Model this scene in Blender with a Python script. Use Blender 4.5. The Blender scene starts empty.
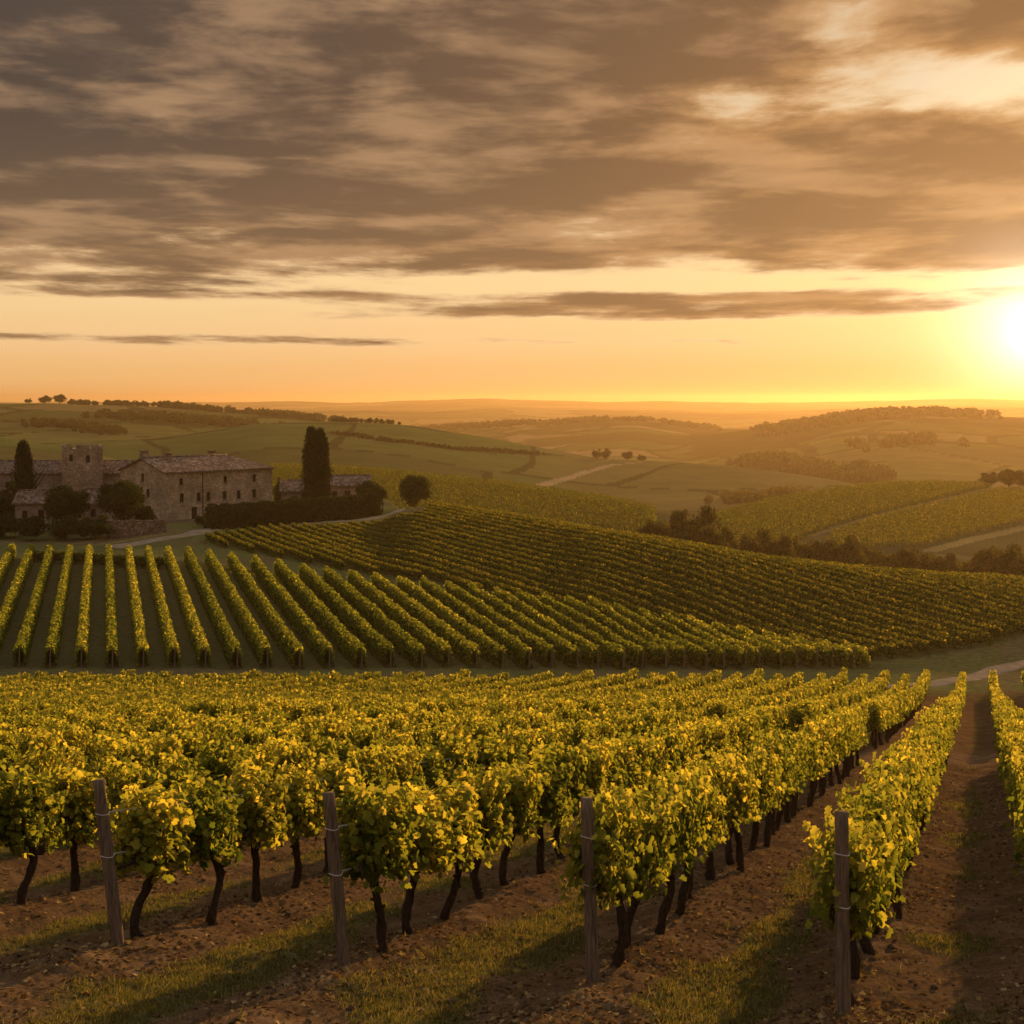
import bpy, math, random
import numpy as np
from mathutils import Vector, Matrix

# ------------------------------------------------------------------ camera, sky, sun, exposure
SC = bpy.context.scene
COL = SC.collection
F = 1407.0                      # focal length in pixels of the 1024 px picture
HOR = 400.0                     # horizon row
SUN_AZ, SUN_EL = math.radians(27.5), math.radians(8.3)
SUN_DIR = Vector((math.sin(SUN_AZ) * math.cos(SUN_EL), math.cos(SUN_AZ) * math.cos(SUN_EL), math.sin(SUN_EL)))

GLOW_AZ, GLOW_EL = math.radians(20.5), math.radians(2.55)      # where the low sun glows through the dusty air
GLOW_DIR = Vector((math.sin(GLOW_AZ) * math.cos(GLOW_EL), math.cos(GLOW_AZ) * math.cos(GLOW_EL), math.sin(GLOW_EL)))

cam_d = bpy.data.cameras.new('camera')
cam = bpy.data.objects.new('camera', cam_d)
COL.objects.link(cam)
cam_d.sensor_width = 36.0
cam_d.lens = 36.0 * F / 1024.0
cam_d.shift_y = -(512.0 - HOR) / 1024.0
cam_d.clip_start, cam_d.clip_end = 0.1, 40000.0
cam.rotation_euler = (math.radians(90), 0, 0)
SC.camera = cam

SC.view_settings.view_transform = 'Standard'
SC.view_settings.look = 'None'
SC.view_settings.exposure = 0.92
SC.view_settings.gamma = 1.0
cy = SC.cycles
cy.max_bounces = 6
cy.diffuse_bounces = 2
cy.glossy_bounces = 1
cy.transmission_bounces = 3
cy.transparent_max_bounces = 4
cy.volume_bounces = 0
cy.use_denoising = True
cy.sample_clamp_indirect = 4.0

sun_d = bpy.data.lights.new('sun', 'SUN')
sun_d.energy = 5.0
sun_d.angle = math.radians(0.6)
sun_d.color = (1.0, 0.62, 0.25)
sun = bpy.data.objects.new('sun', sun_d)
sun.rotation_euler = SUN_DIR.to_track_quat('Z', 'Y').to_euler()
COL.objects.link(sun)


class NT:
    """small helper around a node tree"""
    def __init__(self, tree):
        self.t = tree
        self.t.nodes.clear()

    def n(self, typ, **kw):
        nd = self.t.nodes.new(typ)
        for k, v in kw.items():
            setattr(nd, k, v)
        return nd

    def set(self, sock, v):
        if hasattr(v, 'links') or isinstance(v, bpy.types.NodeSocket):
            self.t.links.new(v, sock)
        else:
            if isinstance(v, (tuple, list)) and len(v) == 3 and sock.type == 'RGBA':
                v = (*v, 1.0)
            sock.default_value = v

    def m(self, op, a, b=0.0, c=0.0, clamp=False):
        nd = self.n('ShaderNodeMath', operation=op, use_clamp=clamp)
        for i, v in enumerate((a, b, c)):
            self.set(nd.inputs[i], v)
        return nd.outputs[0]

    def sstep(self, v, lo, hi, a=0.0, b=1.0):
        nd = self.n('ShaderNodeMapRange', interpolation_type='SMOOTHSTEP')
        for i, x in enumerate((v, lo, hi, a, b)):
            self.set(nd.inputs[i], x)
        return nd.outputs[0]

    def mix(self, f, a, b, blend='MIX'):
        nd = self.n('ShaderNodeMix', data_type='RGBA', blend_type=blend)
        nd.clamp_factor = True
        self.set(nd.inputs[0], f)
        self.set(nd.inputs[6], a)
        self.set(nd.inputs[7], b)
        return nd.outputs[2]

    def noise(self, vec, scale, detail=4, rough=0.55, dist=0.0, dims='3D'):
        nd = self.n('ShaderNodeTexNoise', noise_dimensions=dims)
        if vec is not None:
            self.set(nd.inputs['Vector'], vec)
        nd.inputs['Scale'].default_value = scale
        nd.inputs['Detail'].default_value = detail
        nd.inputs['Roughness'].default_value = rough
        nd.inputs['Distortion'].default_value = dist
        return nd.outputs[0]

    def ramp(self, f, stops, interp='LINEAR'):
        nd = self.n('ShaderNodeValToRGB')
        cr = nd.color_ramp
        cr.interpolation = interp
        while len(cr.elements) > 1:
            cr.elements.remove(cr.elements[-1])
        for i, (p, c) in enumerate(stops):
            e = cr.elements[0] if i == 0 else cr.elements.new(p)
            e.position = p
            e.color = (*c, 1.0) if len(c) == 3 else c
        self.set(nd.inputs[0], f)
        return nd.outputs[0]


def build_world():
    w = bpy.data.worlds.new('World')
    SC.world = w
    w.use_nodes = True
    k = NT(w.node_tree)
    tc = k.n('ShaderNodeTexCoord')
    d = tc.outputs['Generated']
    sep = k.n('ShaderNodeSeparateXYZ')
    k.set(sep.inputs[0], d)
    X, Y, Z = sep.outputs
    a = k.m('ARCTAN2', X, Y)
    hyp = k.m('SQRT', k.m('ADD', k.m('MULTIPLY', X, X), k.m('MULTIPLY', Y, Y)))
    t = k.m('DIVIDE', Z, k.m('MAXIMUM', hyp, 0.02))          # tangent of the elevation
    tpos = k.m('MAXIMUM', t, 0.0)
    # angle to the sun
    dot = k.n('ShaderNodeVectorMath', operation='DOT_PRODUCT')
    k.set(dot.inputs[0], d)
    dot.inputs[1].default_value = GLOW_DIR
    cs = k.m('MINIMUM', dot.outputs['Value'], 1.0)
    ang = k.m('ARCCOSINE', cs)

    def glow(width, power=1.0):
        g = k.m('DIVIDE', ang, width)
        return k.m('POWER', 2.718, k.m('MULTIPLY', k.m('POWER', g, power), -1.0))
    g_core, g_mid, g_wide = glow(0.030, 1.3), glow(0.066, 1.25), glow(0.33, 1.4)

    sky = k.n('ShaderNodeTexSky', sky_type='NISHITA')
    sky.sun_disc = False
    sky.sun_elevation = SUN_EL
    sky.sun_rotation = SUN_AZ
    sky.altitude = 200.0
    sky.air_density, sky.dust_density, sky.ozone_density = 1.2, 4.0, 1.0
    # dusty golden air below the cloud deck: radiance by elevation (x10, the background strength is 0.1)
    clear = k.ramp(k.m('DIVIDE', tpos, 0.5), [
        (0.0, (0.87, 0.46, 0.17)), (0.035, (0.90, 0.52, 0.21)), (0.09, (0.93, 0.60, 0.29)),
        (0.16, (0.94, 0.66, 0.33)), (0.26, (0.86, 0.66, 0.42)), (0.40, (0.60, 0.50, 0.38)), (0.50, (0.54, 0.48, 0.40)),
        (0.62, (0.62, 0.58, 0.50)), (0.75, (0.54, 0.58, 0.62)), (1.0, (0.52, 0.60, 0.70))], 'EASE')
    side = k.m('ADD', 0.93, k.m('MULTIPLY', g_wide, -0.26))
    sc1 = k.n('ShaderNodeVectorMath', operation='SCALE')
    k.set(sc1.inputs[0], clear)
    k.set(sc1.inputs['Scale'], k.m('MULTIPLY', side, 9.0))
    addsky = k.n('ShaderNodeVectorMath', operation='ADD')
    k.set(addsky.inputs[0], sc1.outputs[0])
    nis = k.n('ShaderNodeVectorMath', operation='SCALE')
    k.set(nis.inputs[0], sky.outputs[0])
    nis.inputs['Scale'].default_value = 0.12
    k.set(addsky.inputs[1], nis.outputs[0])
    base = addsky.outputs[0]

    # --- cloud deck, projected on a plane overhead
    den = k.m('ADD', tpos, 0.035)
    comb = k.n('ShaderNodeCombineXYZ')
    k.set(comb.inputs[0], k.m('MULTIPLY', k.m('DIVIDE', a, den), 1.45))
    k.set(comb.inputs[1], k.m('DIVIDE', 1.0, den))
    comb.inputs[2].default_value = 3.7
    P = comb.outputs[0]
    n1 = k.noise(P, 1.2, 12, 0.62, 0.1)
    map2 = k.n('ShaderNodeMapping')
    k.set(map2.inputs[0], P)
    map2.inputs['Location'].default_value = (7.3, 2.1, 1.0)
    map2.inputs['Scale'].default_value = (0.62, 1.0, 1.0)
    n2 = k.noise(map2.outputs[0], 1.15, 9, 0.62, 0.1)
    mapp = k.n('ShaderNodeMapping')
    cpu = k.n('ShaderNodeCombineXYZ')
    k.set(cpu.inputs[0], a)
    k.set(cpu.inputs[1], k.m('LOGARITHM', k.m('ADD', tpos, 0.05), 2.718))
    k.set(mapp.inputs[0], cpu.outputs[0])
    mapp.inputs['Scale'].default_value = (8.5, 9.0, 1.0)
    n3 = k.noise(mapp.outputs[0], 0.85, 11, 0.57, 0.15)
    # fine streaks in the low bands
    map3 = k.n('ShaderNodeMapping')
    cxy = k.n('ShaderNodeCombineXYZ')
    k.set(cxy.inputs[0], a)
    k.set(cxy.inputs[1], t)
    k.set(map3.inputs[0], cxy.outputs[0])
    map3.inputs['Scale'].default_value = (11.0, 75.0, 1.0)
    nb = k.noise(map3.outputs[0], 1.0, 8, 0.62, 0.1)
    cover = k.ramp(k.m('DIVIDE', tpos, 0.5), [
        (0.0, (0.0,) * 3), (0.066, (0.06,) * 3), (0.084, (0.30,) * 3), (0.094, (0.16,) * 3),
        (0.104, (0.14,) * 3), (0.120, (0.62,) * 3), (0.146, (0.66,) * 3), (0.158, (0.24,) * 3), (0.172, (0.26,) * 3),
        (0.190, (0.60,) * 3), (0.25, (0.80,) * 3), (0.60, (0.84,) * 3), (0.70, (0.64,) * 3), (1.0, (0.42,) * 3)], 'LINEAR')

    def bump2(a0, t0, ra, rt):
        ea = k.m('DIVIDE', k.m('SUBTRACT', a, a0), ra)
        et = k.m('DIVIDE', k.m('SUBTRACT', t, t0), rt)
        s = k.m('ADD', k.m('MULTIPLY', ea, ea), k.m('MULTIPLY', et, et))
        return k.m('POWER', 2.718, k.m('MULTIPLY', s, -1.0))
    cov = cover
    for a0, t0, ra, rt, amp in ((0.295, 0.212, 0.11, 0.024, -0.54), (0.235, 0.272, 0.05, 0.03, -0.34), (-0.30, 0.083, 0.17, 0.010, 0.36), (0.06, 0.285, 0.03, 0.010, -0.3),
                                (0.15, 0.205, 0.035, 0.02, -0.18), (-0.30, 0.064, 0.20, 0.010, -0.42),
                                (-0.22, 0.042, 0.26, 0.006, 0.32), (0.36, 0.095, 0.12, 0.02, 0.22),
                                (0.345, 0.052, 0.07, 0.016, -0.5), (0.17, 0.245, 0.03, 0.02, 0.2)):
        cov = k.m('ADD', cov, k.m('MULTIPLY', bump2(a0, t0, ra, rt), amp))
    lowband = k.sstep(t, 0.13, 0.08)
    nn = k.m('ADD', k.m('MULTIPLY', n1, k.m('SUBTRACT', 1.0, k.m('MULTIPLY', lowband, 0.55))), k.m('MULTIPLY', nb, k.m('MULTIPLY', lowband, 0.55)))
    val = k.m('ADD', cov, k.m('MULTIPLY', k.m('ADD', k.m('MULTIPLY', k.m('SUBTRACT', nn, 0.5), 1.2), k.m('MULTIPLY', k.m('SUBTRACT', n3, 0.5), -0.55)), 1.0))
    alpha = k.sstep(val, 0.30, 0.57)
    thick = k.sstep(k.m('ADD', k.m('ADD', val, k.m('MULTIPLY', bump2(-0.22, 0.27, 0.26, 0.10), 0.22)), k.m('MULTIPLY', k.m('ADD', k.m('MULTIPLY', k.m('SUBTRACT', n2, 0.5), 0.9), k.m('MULTIPLY', k.m('SUBTRACT', 0.5, n3), 1.3)), 1.0)), 0.30, 0.92)
    # cloud colours: grey-brown bellies, tan thinner parts, orange towards the sun, glowing thin edges
    dark = k.mix(k.m('MULTIPLY', g_wide, 0.9), (0.048, 0.039, 0.035), (0.40, 0.185, 0.055))
    tan = k.mix(k.m('MULTIPLY', g_wide, 1.0), (0.255, 0.150, 0.082), (0.70, 0.335, 0.095))
    low = k.sstep(t, 0.22, 0.05)
    tan = k.mix(k.m('MULTIPLY', low, 0.45), tan, (0.44, 0.24, 0.10))
    dark = k.mix(k.m('MULTIPLY', low, 0.60), dark, (0.24, 0.135, 0.065))
    body = k.mix(thick, tan, dark)
    body = k.mix(k.sstep(n3, 0.44, 0.66, 0.0, 0.75), body, k.mix(0.45, tan, (0.44, 0.27, 0.15)))
    rim = k.m('MULTIPLY', k.sstep(val, 0.66, 0.36), k.sstep(t, 0.4, 0.05, 0.45, 1.0))
    body = k.mix(k.m('MULTIPLY', rim, 0.9), body, k.mix(g_wide, (0.80, 0.53, 0.27), (0.92, 0.68, 0.38)))
    sc2 = k.n('ShaderNodeVectorMath', operation='SCALE')
    k.set(sc2.inputs[0], body)
    sc2.inputs['Scale'].default_value = 10.0
    withcl = k.mix(k.m('MULTIPLY', alpha, 0.97), base, sc2.outputs[0])
    # aureole round the sun, seen through the thin air
    au = k.n('ShaderNodeVectorMath', operation='SCALE')
    au.inputs[0].default_value = (1.0, 0.62, 0.30)
    k.set(au.inputs['Scale'], k.m('ADD', k.m('MULTIPLY', g_mid, 2.5), k.m('MULTIPLY', g_wide, 0.1)))
    co = k.n('ShaderNodeVectorMath', operation='SCALE')
    co.inputs[0].default_value = (1.0, 0.88, 0.66)
    k.set(co.inputs['Scale'], k.m('MULTIPLY', g_core, 16.0))
    s1 = k.n('ShaderNodeVectorMath', operation='ADD')
    k.set(s1.inputs[0], withcl)
    k.set(s1.inputs[1], au.outputs[0])
    s2 = k.n('ShaderNodeVectorMath', operation='ADD')
    k.set(s2.inputs[0], s1.outputs[0])
    k.set(s2.inputs[1], co.outputs[0])
    bg = k.n('ShaderNodeBackground')
    k.set(bg.inputs['Color'], s2.outputs[0])
    bg.inputs['Strength'].default_value = 0.060
    out = k.n('ShaderNodeOutputWorld')
    k.t.links.new(bg.outputs[0], out.inputs['Surface'])


build_world()

# ------------------------------------------------------------------ numeric helpers
RNG = np.random.default_rng(11)


def vnoise(x, y, seed=0):
    xi, yi = np.floor(x).astype(np.int64), np.floor(y).astype(np.int64)
    fx, fy = x - xi, y - yi
    fx, fy = fx * fx * fx * (fx * (fx * 6 - 15) + 10), fy * fy * fy * (fy * (fy * 6 - 15) + 10)

    def h(i, j):
        n = (i * 374761393 + j * 668265263 + seed * 974711) & 0x7fffffff
        n = ((n ^ (n >> 13)) * 1274126177) & 0x7fffffff
        return ((n ^ (n >> 16)) & 0xffff) / 65535.0
    a, b, c, d = h(xi, yi), h(xi + 1, yi), h(xi, yi + 1), h(xi + 1, yi + 1)
    return (a * (1 - fx) + b * fx) * (1 - fy) + (c * (1 - fx) + d * fx) * fy


def fbm(x, y, octaves=4, seed=0, rough=0.5):
    s, amp, tot = 0.0, 1.0, 0.0
    for o in range(octaves):
        s = s + amp * vnoise(x * 2 ** o + 17.3 * o, y * 2 ** o - 9.1 * o, seed + o)
        tot += amp
        amp *= rough
    return s / tot - 0.5


def ss(v, a, b):
    t = np.clip((v - a) / (b - a), 0, 1)
    return t * t * (3 - 2 * t)


# ------------------------------------------------------------------ the land
# each ridge: crest as (azimuth column, crest row, depth, front slope); back slope, roundness
RIDGES = [
    ('dark_hill', [(380, 513, 203, .045), (420, 507, 200, .05), (512, 521, 180, .055), (600, 538, 157, .08), (700, 554, 143, .115),
                   (760, 566, 138, .12), (850, 578, 133, .12), (940, 585, 130, .10), (1024, 590, 128, .09), (1250, 606, 122, .08)], .20, 6.0),
    ('green_hill', [(-200, 462, 430, .05), (150, 463, 430, .05), (270, 469, 430, .05), (331, 471, 430, .05), (397, 475, 420, .05), (500, 485, 400, .05), (601, 500, 360, .05),
                    (662, 512, 320, .05), (720, 540, 300, .05), (800, 620, 300, .05)], .20, 20.0),
    ('right_hill', [(600, 560, 330, .03), (690, 524, 340, .03), (730, 514, 350, .03), (760, 507, 360, .03), (820, 495, 385, .03), (880, 488, 400, .03),
                    (920, 486, 405, .03), (970, 487, 405, .03), (1024, 492, 400, .03), (1300, 500, 400, .03)], .12, 25.0),
    ('track_hill', [(-200, 450, 800, .07), (150, 440, 800, .07), (260, 424, 820, .07), (345, 423, 830, .07), (412, 426, 830, .07), (500, 439, 810, .07), (563, 451, 790, .06), (601, 460, 770, .06),
                    (640, 461.5, 760, .06), (700, 465, 740, .06), (760, 471, 720, .06), (830, 481, 680, .06), (870, 489, 640, .06), (940, 510, 600, .06)], .15, 40.0),
    ('left_fold', [(-300, 428, 640, .06), (0, 436, 620, .06), (60, 446, 600, .06), (100, 456, 580, .06), (160, 472, 560, .06), (220, 500, 560, .06)], .15, 30.0),
    ('left_hill', [(-300, 402, 1300, .055), (0, 403, 1300, .055), (60, 403, 1300, .055), (160, 407, 1280, .055), (250, 414, 1250, .055), (345, 424, 1200, .06), (420, 440, 1150, .06), (520, 480, 1100, .06)], .08, 60.0),
    ('middle_hill', [(250, 440, 2100, .04), (380, 432, 2050, .04), (440, 428, 2000, .04), (500, 424, 2000, .04), (540, 421, 2000, .04), (600, 419, 2000, .04), (640, 419, 2000, .04),
                     (670, 423, 2000, .04), (700, 428, 2000, .04), (760, 430, 1950, .04), (850, 440, 1900, .04)], .06, 80.0),
    ('woody_hill', [(640, 445, 1650, .045), (720, 433, 1600, .045), (760, 429, 1550, .045), (800, 425, 1520, .045), (840, 418, 1500, .045), (880, 415, 1500, .045), (915, 414, 1500, .045), (960, 414, 1500, .045),
                    (1024, 418, 1480, .045), (1300, 420, 1480, .045)], .06, 80.0),
    ('field_hill', [(700, 475, 1000, .05), (760, 466, 1000, .05), (850, 458, 1000, .05), (930, 452, 1020, .05), (1024, 455, 1020, .05), (1300, 458, 1020, .05)], .05, 60.0),
    ('hazy_ridge', [(-300, 409, 4200, .03), (180, 410, 4200, .03), (420, 411, 4200, .03), (520, 409, 4200, .03), (700, 412, 4200, .03), (860, 409, 4200, .03), (960, 407, 4200, .03), (1300, 408, 4200, .03)], .03, 200.0),
    ('far_ridge', [(-300, 402, 7000, .02), (190, 402.5, 7000, .02), (400, 401.5, 7000, .02), (500, 399.5, 7000, .02), (540, 401, 7000, .02), (600, 402.5, 7000, .02), (640, 401, 7000, .02), (680, 401.5, 7000, .02),
                   (703, 403, 7000, .02), (860, 401, 7000, .02), (920, 399.5, 7000, .02), (1024, 400.5, 7000, .02), (1300, 401, 7000, .02)], .02, 300.0),
]
RIDGES = [(n, np.array(c, float), kb, r) for n, c, kb, r in RIDGES]
BASE_Y = np.array([0, 20, 40, 60, 75, 90, 100, 130, 172, 185, 200, 260, 400, 1000, 3000, 9000, 12000], float)
BASE_Z = np.array([-2.95, -6.66, -10.38, -14.1, -16.75, -18.62, -19.05, -18.5, -17.7, -17.3, -17.0, -17.0, -19, -30, -60, -120, -160], float)
EDGE_PX = np.array([380, 420, 512, 600, 700, 800, 900, 1100], float)
EDGE_Y = np.array([245, 185, 152, 132, 119, 111, 108, 108], float)
# pchip-like tangents for the base profile
_d = np.diff(BASE_Z) / np.diff(BASE_Y)
_m = np.concatenate([[_d[0]], np.where(_d[:-1] * _d[1:] > 0, 2 * _d[:-1] * _d[1:] / (_d[:-1] + _d[1:] + 1e-12), 0), [_d[-1]]])


def base_profile(y):
    i = np.clip(np.searchsorted(BASE_Y, y) - 1, 0, len(_d) - 1)
    h = BASE_Y[i + 1] - BASE_Y[i]
    t = np.clip((y - BASE_Y[i]) / h, 0, 1)
    return ((2 * t**3 - 3 * t**2 + 1) * BASE_Z[i] + (t**3 - 2 * t**2 + t) * h * _m[i]
            + (-2 * t**3 + 3 * t**2) * BASE_Z[i + 1] + (t**3 - t**2) * h * _m[i + 1])


_px = np.arange(-400, 1401, 2.0)
RTAB = {}
for _n, _c, _kb, _r in RIDGES:
    _k = np.exp(-0.5 * (np.arange(-40, 41) * 2 / (7.0 if _n == 'dark_hill' else 15.0)) ** 2)
    _k /= _k.sum()
    RTAB[_n] = [np.convolve(np.pad(np.interp(_px, _c[:, 0], _c[:, j]), 40, 'edge'), _k, 'valid') for j in (1, 2, 3)]

for _n, _a in (('far_ridge', 1.6), ('hazy_ridge', 1.4), ('middle_hill', 1.0), ('woody_hill', 1.0)):   # uneven skylines
    RTAB[_n][0] = RTAB[_n][0] + _a * 2 * fbm(_px / 70.0, _px * 0 + len(_n), 4, 181)


def polar(x, y):
    th = np.clip(np.arctan2(x, y), -0.75, 0.75)
    return 512 + F * np.tan(th), np.hypot(x, y) * np.cos(th)


def smooth_h(x, y):
    x, y = np.asarray(x, float), np.asarray(y, float)
    px, dep = polar(x, y)
    yy = np.where(dep < 150, np.maximum(y, 0), dep)
    z0 = base_profile(np.where(dep < 60, np.maximum(y, 0), yy))
    z0 = np.where(y < 0, -2.78 + 1.5 * (1 - np.exp(np.minimum(y, 0) * .188 / 1.5)), z0)
    e = np.interp(px, EDGE_PX, EDGE_Y)
    drop = np.maximum(dep - e, 0)
    z0 = np.maximum(z0 - 0.16 * drop * ss(drop, 0, 25), np.minimum(z0, -34 - dep * .02))
    zs = [z0]
    for n, c, kb, r in RIDGES:
        D = np.interp(px, _px, RTAB[n][1])
        zc = -(np.interp(px, _px, RTAB[n][0]) - HOR) / F * D
        kf = np.interp(px, _px, RTAB[n][2])
        s = dep - D
        z = zc - np.where(s < 0, kf, kb) * (np.sqrt(s * s + r * r) - r)
        if n == 'dark_hill':                      # stops at the left where the plateau takes over
            z = z - 0.05 * np.maximum(395 - px, 0) * ss(dep, 60, 100) - 30 * (1 - ss(dep, 85, 104))
        zs.append(z)
    zs = np.stack(zs)
    w = np.clip(0.004 * dep, 0.08, 12.0) * 0.6
    m = zs.max(0)
    return m + w * np.log(np.exp((zs - m) / w).sum(0)) - w * 0.0


ROW_D = np.array([0.316, 0.949])                # direction of the foreground rows
ROW_N = np.array([0.949, -0.316])
POSTS = [(2.66, 11.3), (0.714, 12.4), (-1.576, 13.2), (-3.94, 14.07)]
OFFS = {-2: 2.75, -1: 0.72}
for i, p in enumerate(POSTS):
    OFFS[i] = p[0] * ROW_N[0] + p[1] * ROW_N[1]
for i in range(4, 34):
    OFFS[i] = OFFS[3] - 2.45 * (i - 3)
_off_sorted = np.array(sorted(OFFS.values()))


def row_dist(x, y):
    w = x * ROW_N[0] + y * ROW_N[1]
    i = np.clip(np.searchsorted(_off_sorted, w), 1, len(_off_sorted) - 1)
    return np.minimum(np.abs(w - _off_sorted[i - 1]), np.abs(w - _off_sorted[i]))


MOUNDS = [(-4.35, 13.35, .42, .13), (-2.75, 13.9, .30, .09), (0.72, 11.9, .5, .08), (-1.5, 12.6, .4, .06), (2.4, 10.9, .45, .05), (-6.0, 15.5, .5, .10)]


def detail_h(x, y):
    px, dep = polar(x, y)
    far = np.clip(dep, 0, 3000)
    z = fbm(x / (far * .11 + 1e-3 + 8), y / (far * .11 + 8), 4, 5) * far * 0.0035 * ss(dep, 200, 500)
    near = 1 - ss(dep, 70, 100)
    rd = row_dist(x, y)
    z = z + near * (0.09 * np.exp(-(rd / .38) ** 2) - 0.03 * np.exp(-((rd - .75) / .2) ** 2))
    nn = 1 - ss(dep, 35, 60)
    z = z + nn * (fbm(x * 1.1, y * 1.1, 3, 21) * .13 + fbm(x * 5, y * 5, 3, 31) * .045 + np.abs(fbm(x * 14, y * 14, 2, 41)) * .035)
    for mx, my, mr, mh in MOUNDS:
        z = z + mh * np.exp(-((x - mx) ** 2 + (y - my) ** 2) / mr ** 2) * (1 + fbm(x * 7, y * 7, 2, 51))
    z = z + fbm(x * .35, y * .35, 3, 61) * .25 * ss(dep, 60, 100) * (1 - ss(dep, 300, 600))
    return z


def H(x, y):
    return smooth_h(x, y) + detail_h(np.asarray(x, float), np.asarray(y, float))


_marchy = np.geomspace(4, 9000, 6000)


def ground_at(px, py, ymin=4.0, ymax=9000.0):
    """first meeting of the line of sight with the land, as a world point"""
    ys = _marchy[(_marchy >= ymin) & (_marchy <= ymax)]
    xs = (px - 512) / F * ys
    hit = np.nonzero(-(py - HOR) / F * ys <= H(xs, ys))[0]
    i = hit[0] if len(hit) else len(ys) - 1
    return Vector((float(xs[i]), float(ys[i]), float(H(xs[i], ys[i]))))


def hz(x, y):
    return float(H(np.array([x]), np.array([y]))[0])


# ------------------------------------------------------------------ mesh and object helpers
def mesh_np(name, V, faces, mats=(), attr=None, color=None, mat_idx=None, smooth=False):
    me = bpy.data.meshes.new(name)
    V = np.asarray(V, np.float32)
    faces = [np.asarray(f, np.int32) for f in faces if len(f)]
    me.vertices.add(len(V))
    me.vertices.foreach_set('co', V.ravel())
    loops = np.concatenate([f.ravel() for f in faces])
    counts = np.concatenate([np.full(len(f), f.shape[1], np.int32) for f in faces])
    starts = np.concatenate([[0], np.cumsum(counts)[:-1]]).astype(np.int32)
    me.loops.add(len(loops))
    me.loops.foreach_set('vertex_index', loops)
    me.polygons.add(len(counts))
    me.polygons.foreach_set('loop_start', starts)
    me.polygons.foreach_set('loop_total', counts)
    if smooth:
        me.polygons.foreach_set('use_smooth', np.ones(len(counts), bool))
    for m in mats:
        me.materials.append(m)
    if mat_idx is not None:
        me.polygons.foreach_set('material_index', np.asarray(mat_idx, np.int32))
    if attr is not None:
        at = me.attributes.new('tint', 'FLOAT', 'POINT')
        at.data.foreach_set('value', np.asarray(attr, np.float32))
    if color is not None:
        at = me.attributes.new('Col', 'FLOAT_COLOR', 'POINT')
        c = np.ones((len(V), 4), np.float32)
        c[:, :3] = color
        at.data.foreach_set('color', c.ravel())
    me.update()
    me.validate()
    return me


def link(name, data, parent=None, label=None, cat=None, group=None, kind=None, loc=None, rotz=None):
    o = bpy.data.objects.new(name, data)
    COL.objects.link(o)
    if parent is not None:
        o.parent = parent
    if loc is not None:
        o.location = loc
    if rotz is not None:
        o.rotation_euler = (0, 0, rotz)
    for k, v in (('label', label), ('category', cat), ('group', group), ('kind', kind)):
        if v:
            o[k] = v
    return o


class MB:
    """collects boxes, tubes and polygons into one mesh"""
    def __init__(self):
        self.v, self.f = [], []

    def poly(self, pts):
        b = len(self.v)
        self.v += [tuple(p) for p in pts]
        self.f.append(list(range(b, b + len(pts))))

    def box(self, x0, x1, y0, y1, z0, z1):
        b = len(self.v)
        self.v += [(x, y, z) for z in (z0, z1) for y in (y0, y1) for x in (x0, x1)]
        self.f += [[b + i for i in q] for q in ((0, 2, 3, 1), (4, 5, 7, 6), (0, 1, 5, 4), (2, 6, 7, 3), (0, 4, 6, 2), (1, 3, 7, 5))]

    def tube(self, pts, rad, n=8, jitter=0.0, rng=None, cap=True):
        pts = [Vector(p) for p in pts]
        b = len(self.v)
        up = Vector((0.3, 0.9, 0.1)).normalized()
        for i, p in enumerate(pts):
            d = (pts[min(i + 1, len(pts) - 1)] - pts[max(i - 1, 0)]).normalized()
            s = d.cross(up).normalized()
            q = d.cross(s)
            r = rad[i] if hasattr(rad, '__len__') else rad
            for j in range(n):
                a = 2 * math.pi * j / n
                rr = r * (1 + (jitter * (rng.random() * 2 - 1) if rng is not None else 0))
                self.v.append(tuple(p + s * (math.cos(a) * rr) + q * (math.sin(a) * rr)))
        for i in range(len(pts) - 1):
            for j in range(n):
                a0, a1 = b + i * n + j, b + i * n + (j + 1) % n
                self.f.append([a0, a1, a1 + n, a0 + n])
        if cap:
            self.f.append([b + j for j in range(n)][::-1])
            self.f.append([b + (len(pts) - 1) * n + j for j in range(n)])

    def mesh(self, name, mat, smooth=False):
        me = bpy.data.meshes.new(name)
        me.from_pydata([tuple(p) for p in self.v], [], self.f)
        me.materials.append(mat)
        if smooth:
            me.polygons.foreach_set('use_smooth', np.ones(len(me.polygons), bool))
        me.update()
        return me


ORD = ('first second third fourth fifth sixth seventh eighth ninth tenth eleventh twelfth thirteenth fourteenth fifteenth sixteenth '
       'seventeenth eighteenth nineteenth twentieth twenty-first twenty-second twenty-third twenty-fourth twenty-fifth twenty-sixth '
       'twenty-seventh twenty-eighth twenty-ninth thirtieth thirty-first thirty-second thirty-third thirty-fourth thirty-fifth thirty-sixth '
       'thirty-seventh thirty-eighth thirty-ninth fortieth').split()


def ordn(i):
    if i < len(ORD):
        return ORD[i]
    tens = ['', '', 'twenty', 'thirty', 'forty', 'fifty', 'sixty', 'seventy', 'eighty', 'ninety']
    n = i + 1
    return tens[n // 10] + ('-' + ORD[n % 10 - 1] if n % 10 else '-fold')


# ------------------------------------------------------------------ materials
def new_mat(name):
    m = bpy.data.materials.new(name)
    m.use_nodes = True
    return m, NT(m.node_tree)


def out_surf(k, s):
    o = k.n('ShaderNodeOutputMaterial')
    k.t.links.new(s, o.inputs['Surface'])


def principled(k, col, rough=0.8, spec=0.2, normal=None):
    p = k.n('ShaderNodeBsdfPrincipled')
    k.set(p.inputs['Base Color'], col)
    k.set(p.inputs['Roughness'], rough)
    p.inputs['Specular IOR Level'].default_value = spec
    if normal is not None:
        k.set(p.inputs['Normal'], normal)
    return p.outputs[0]


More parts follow.
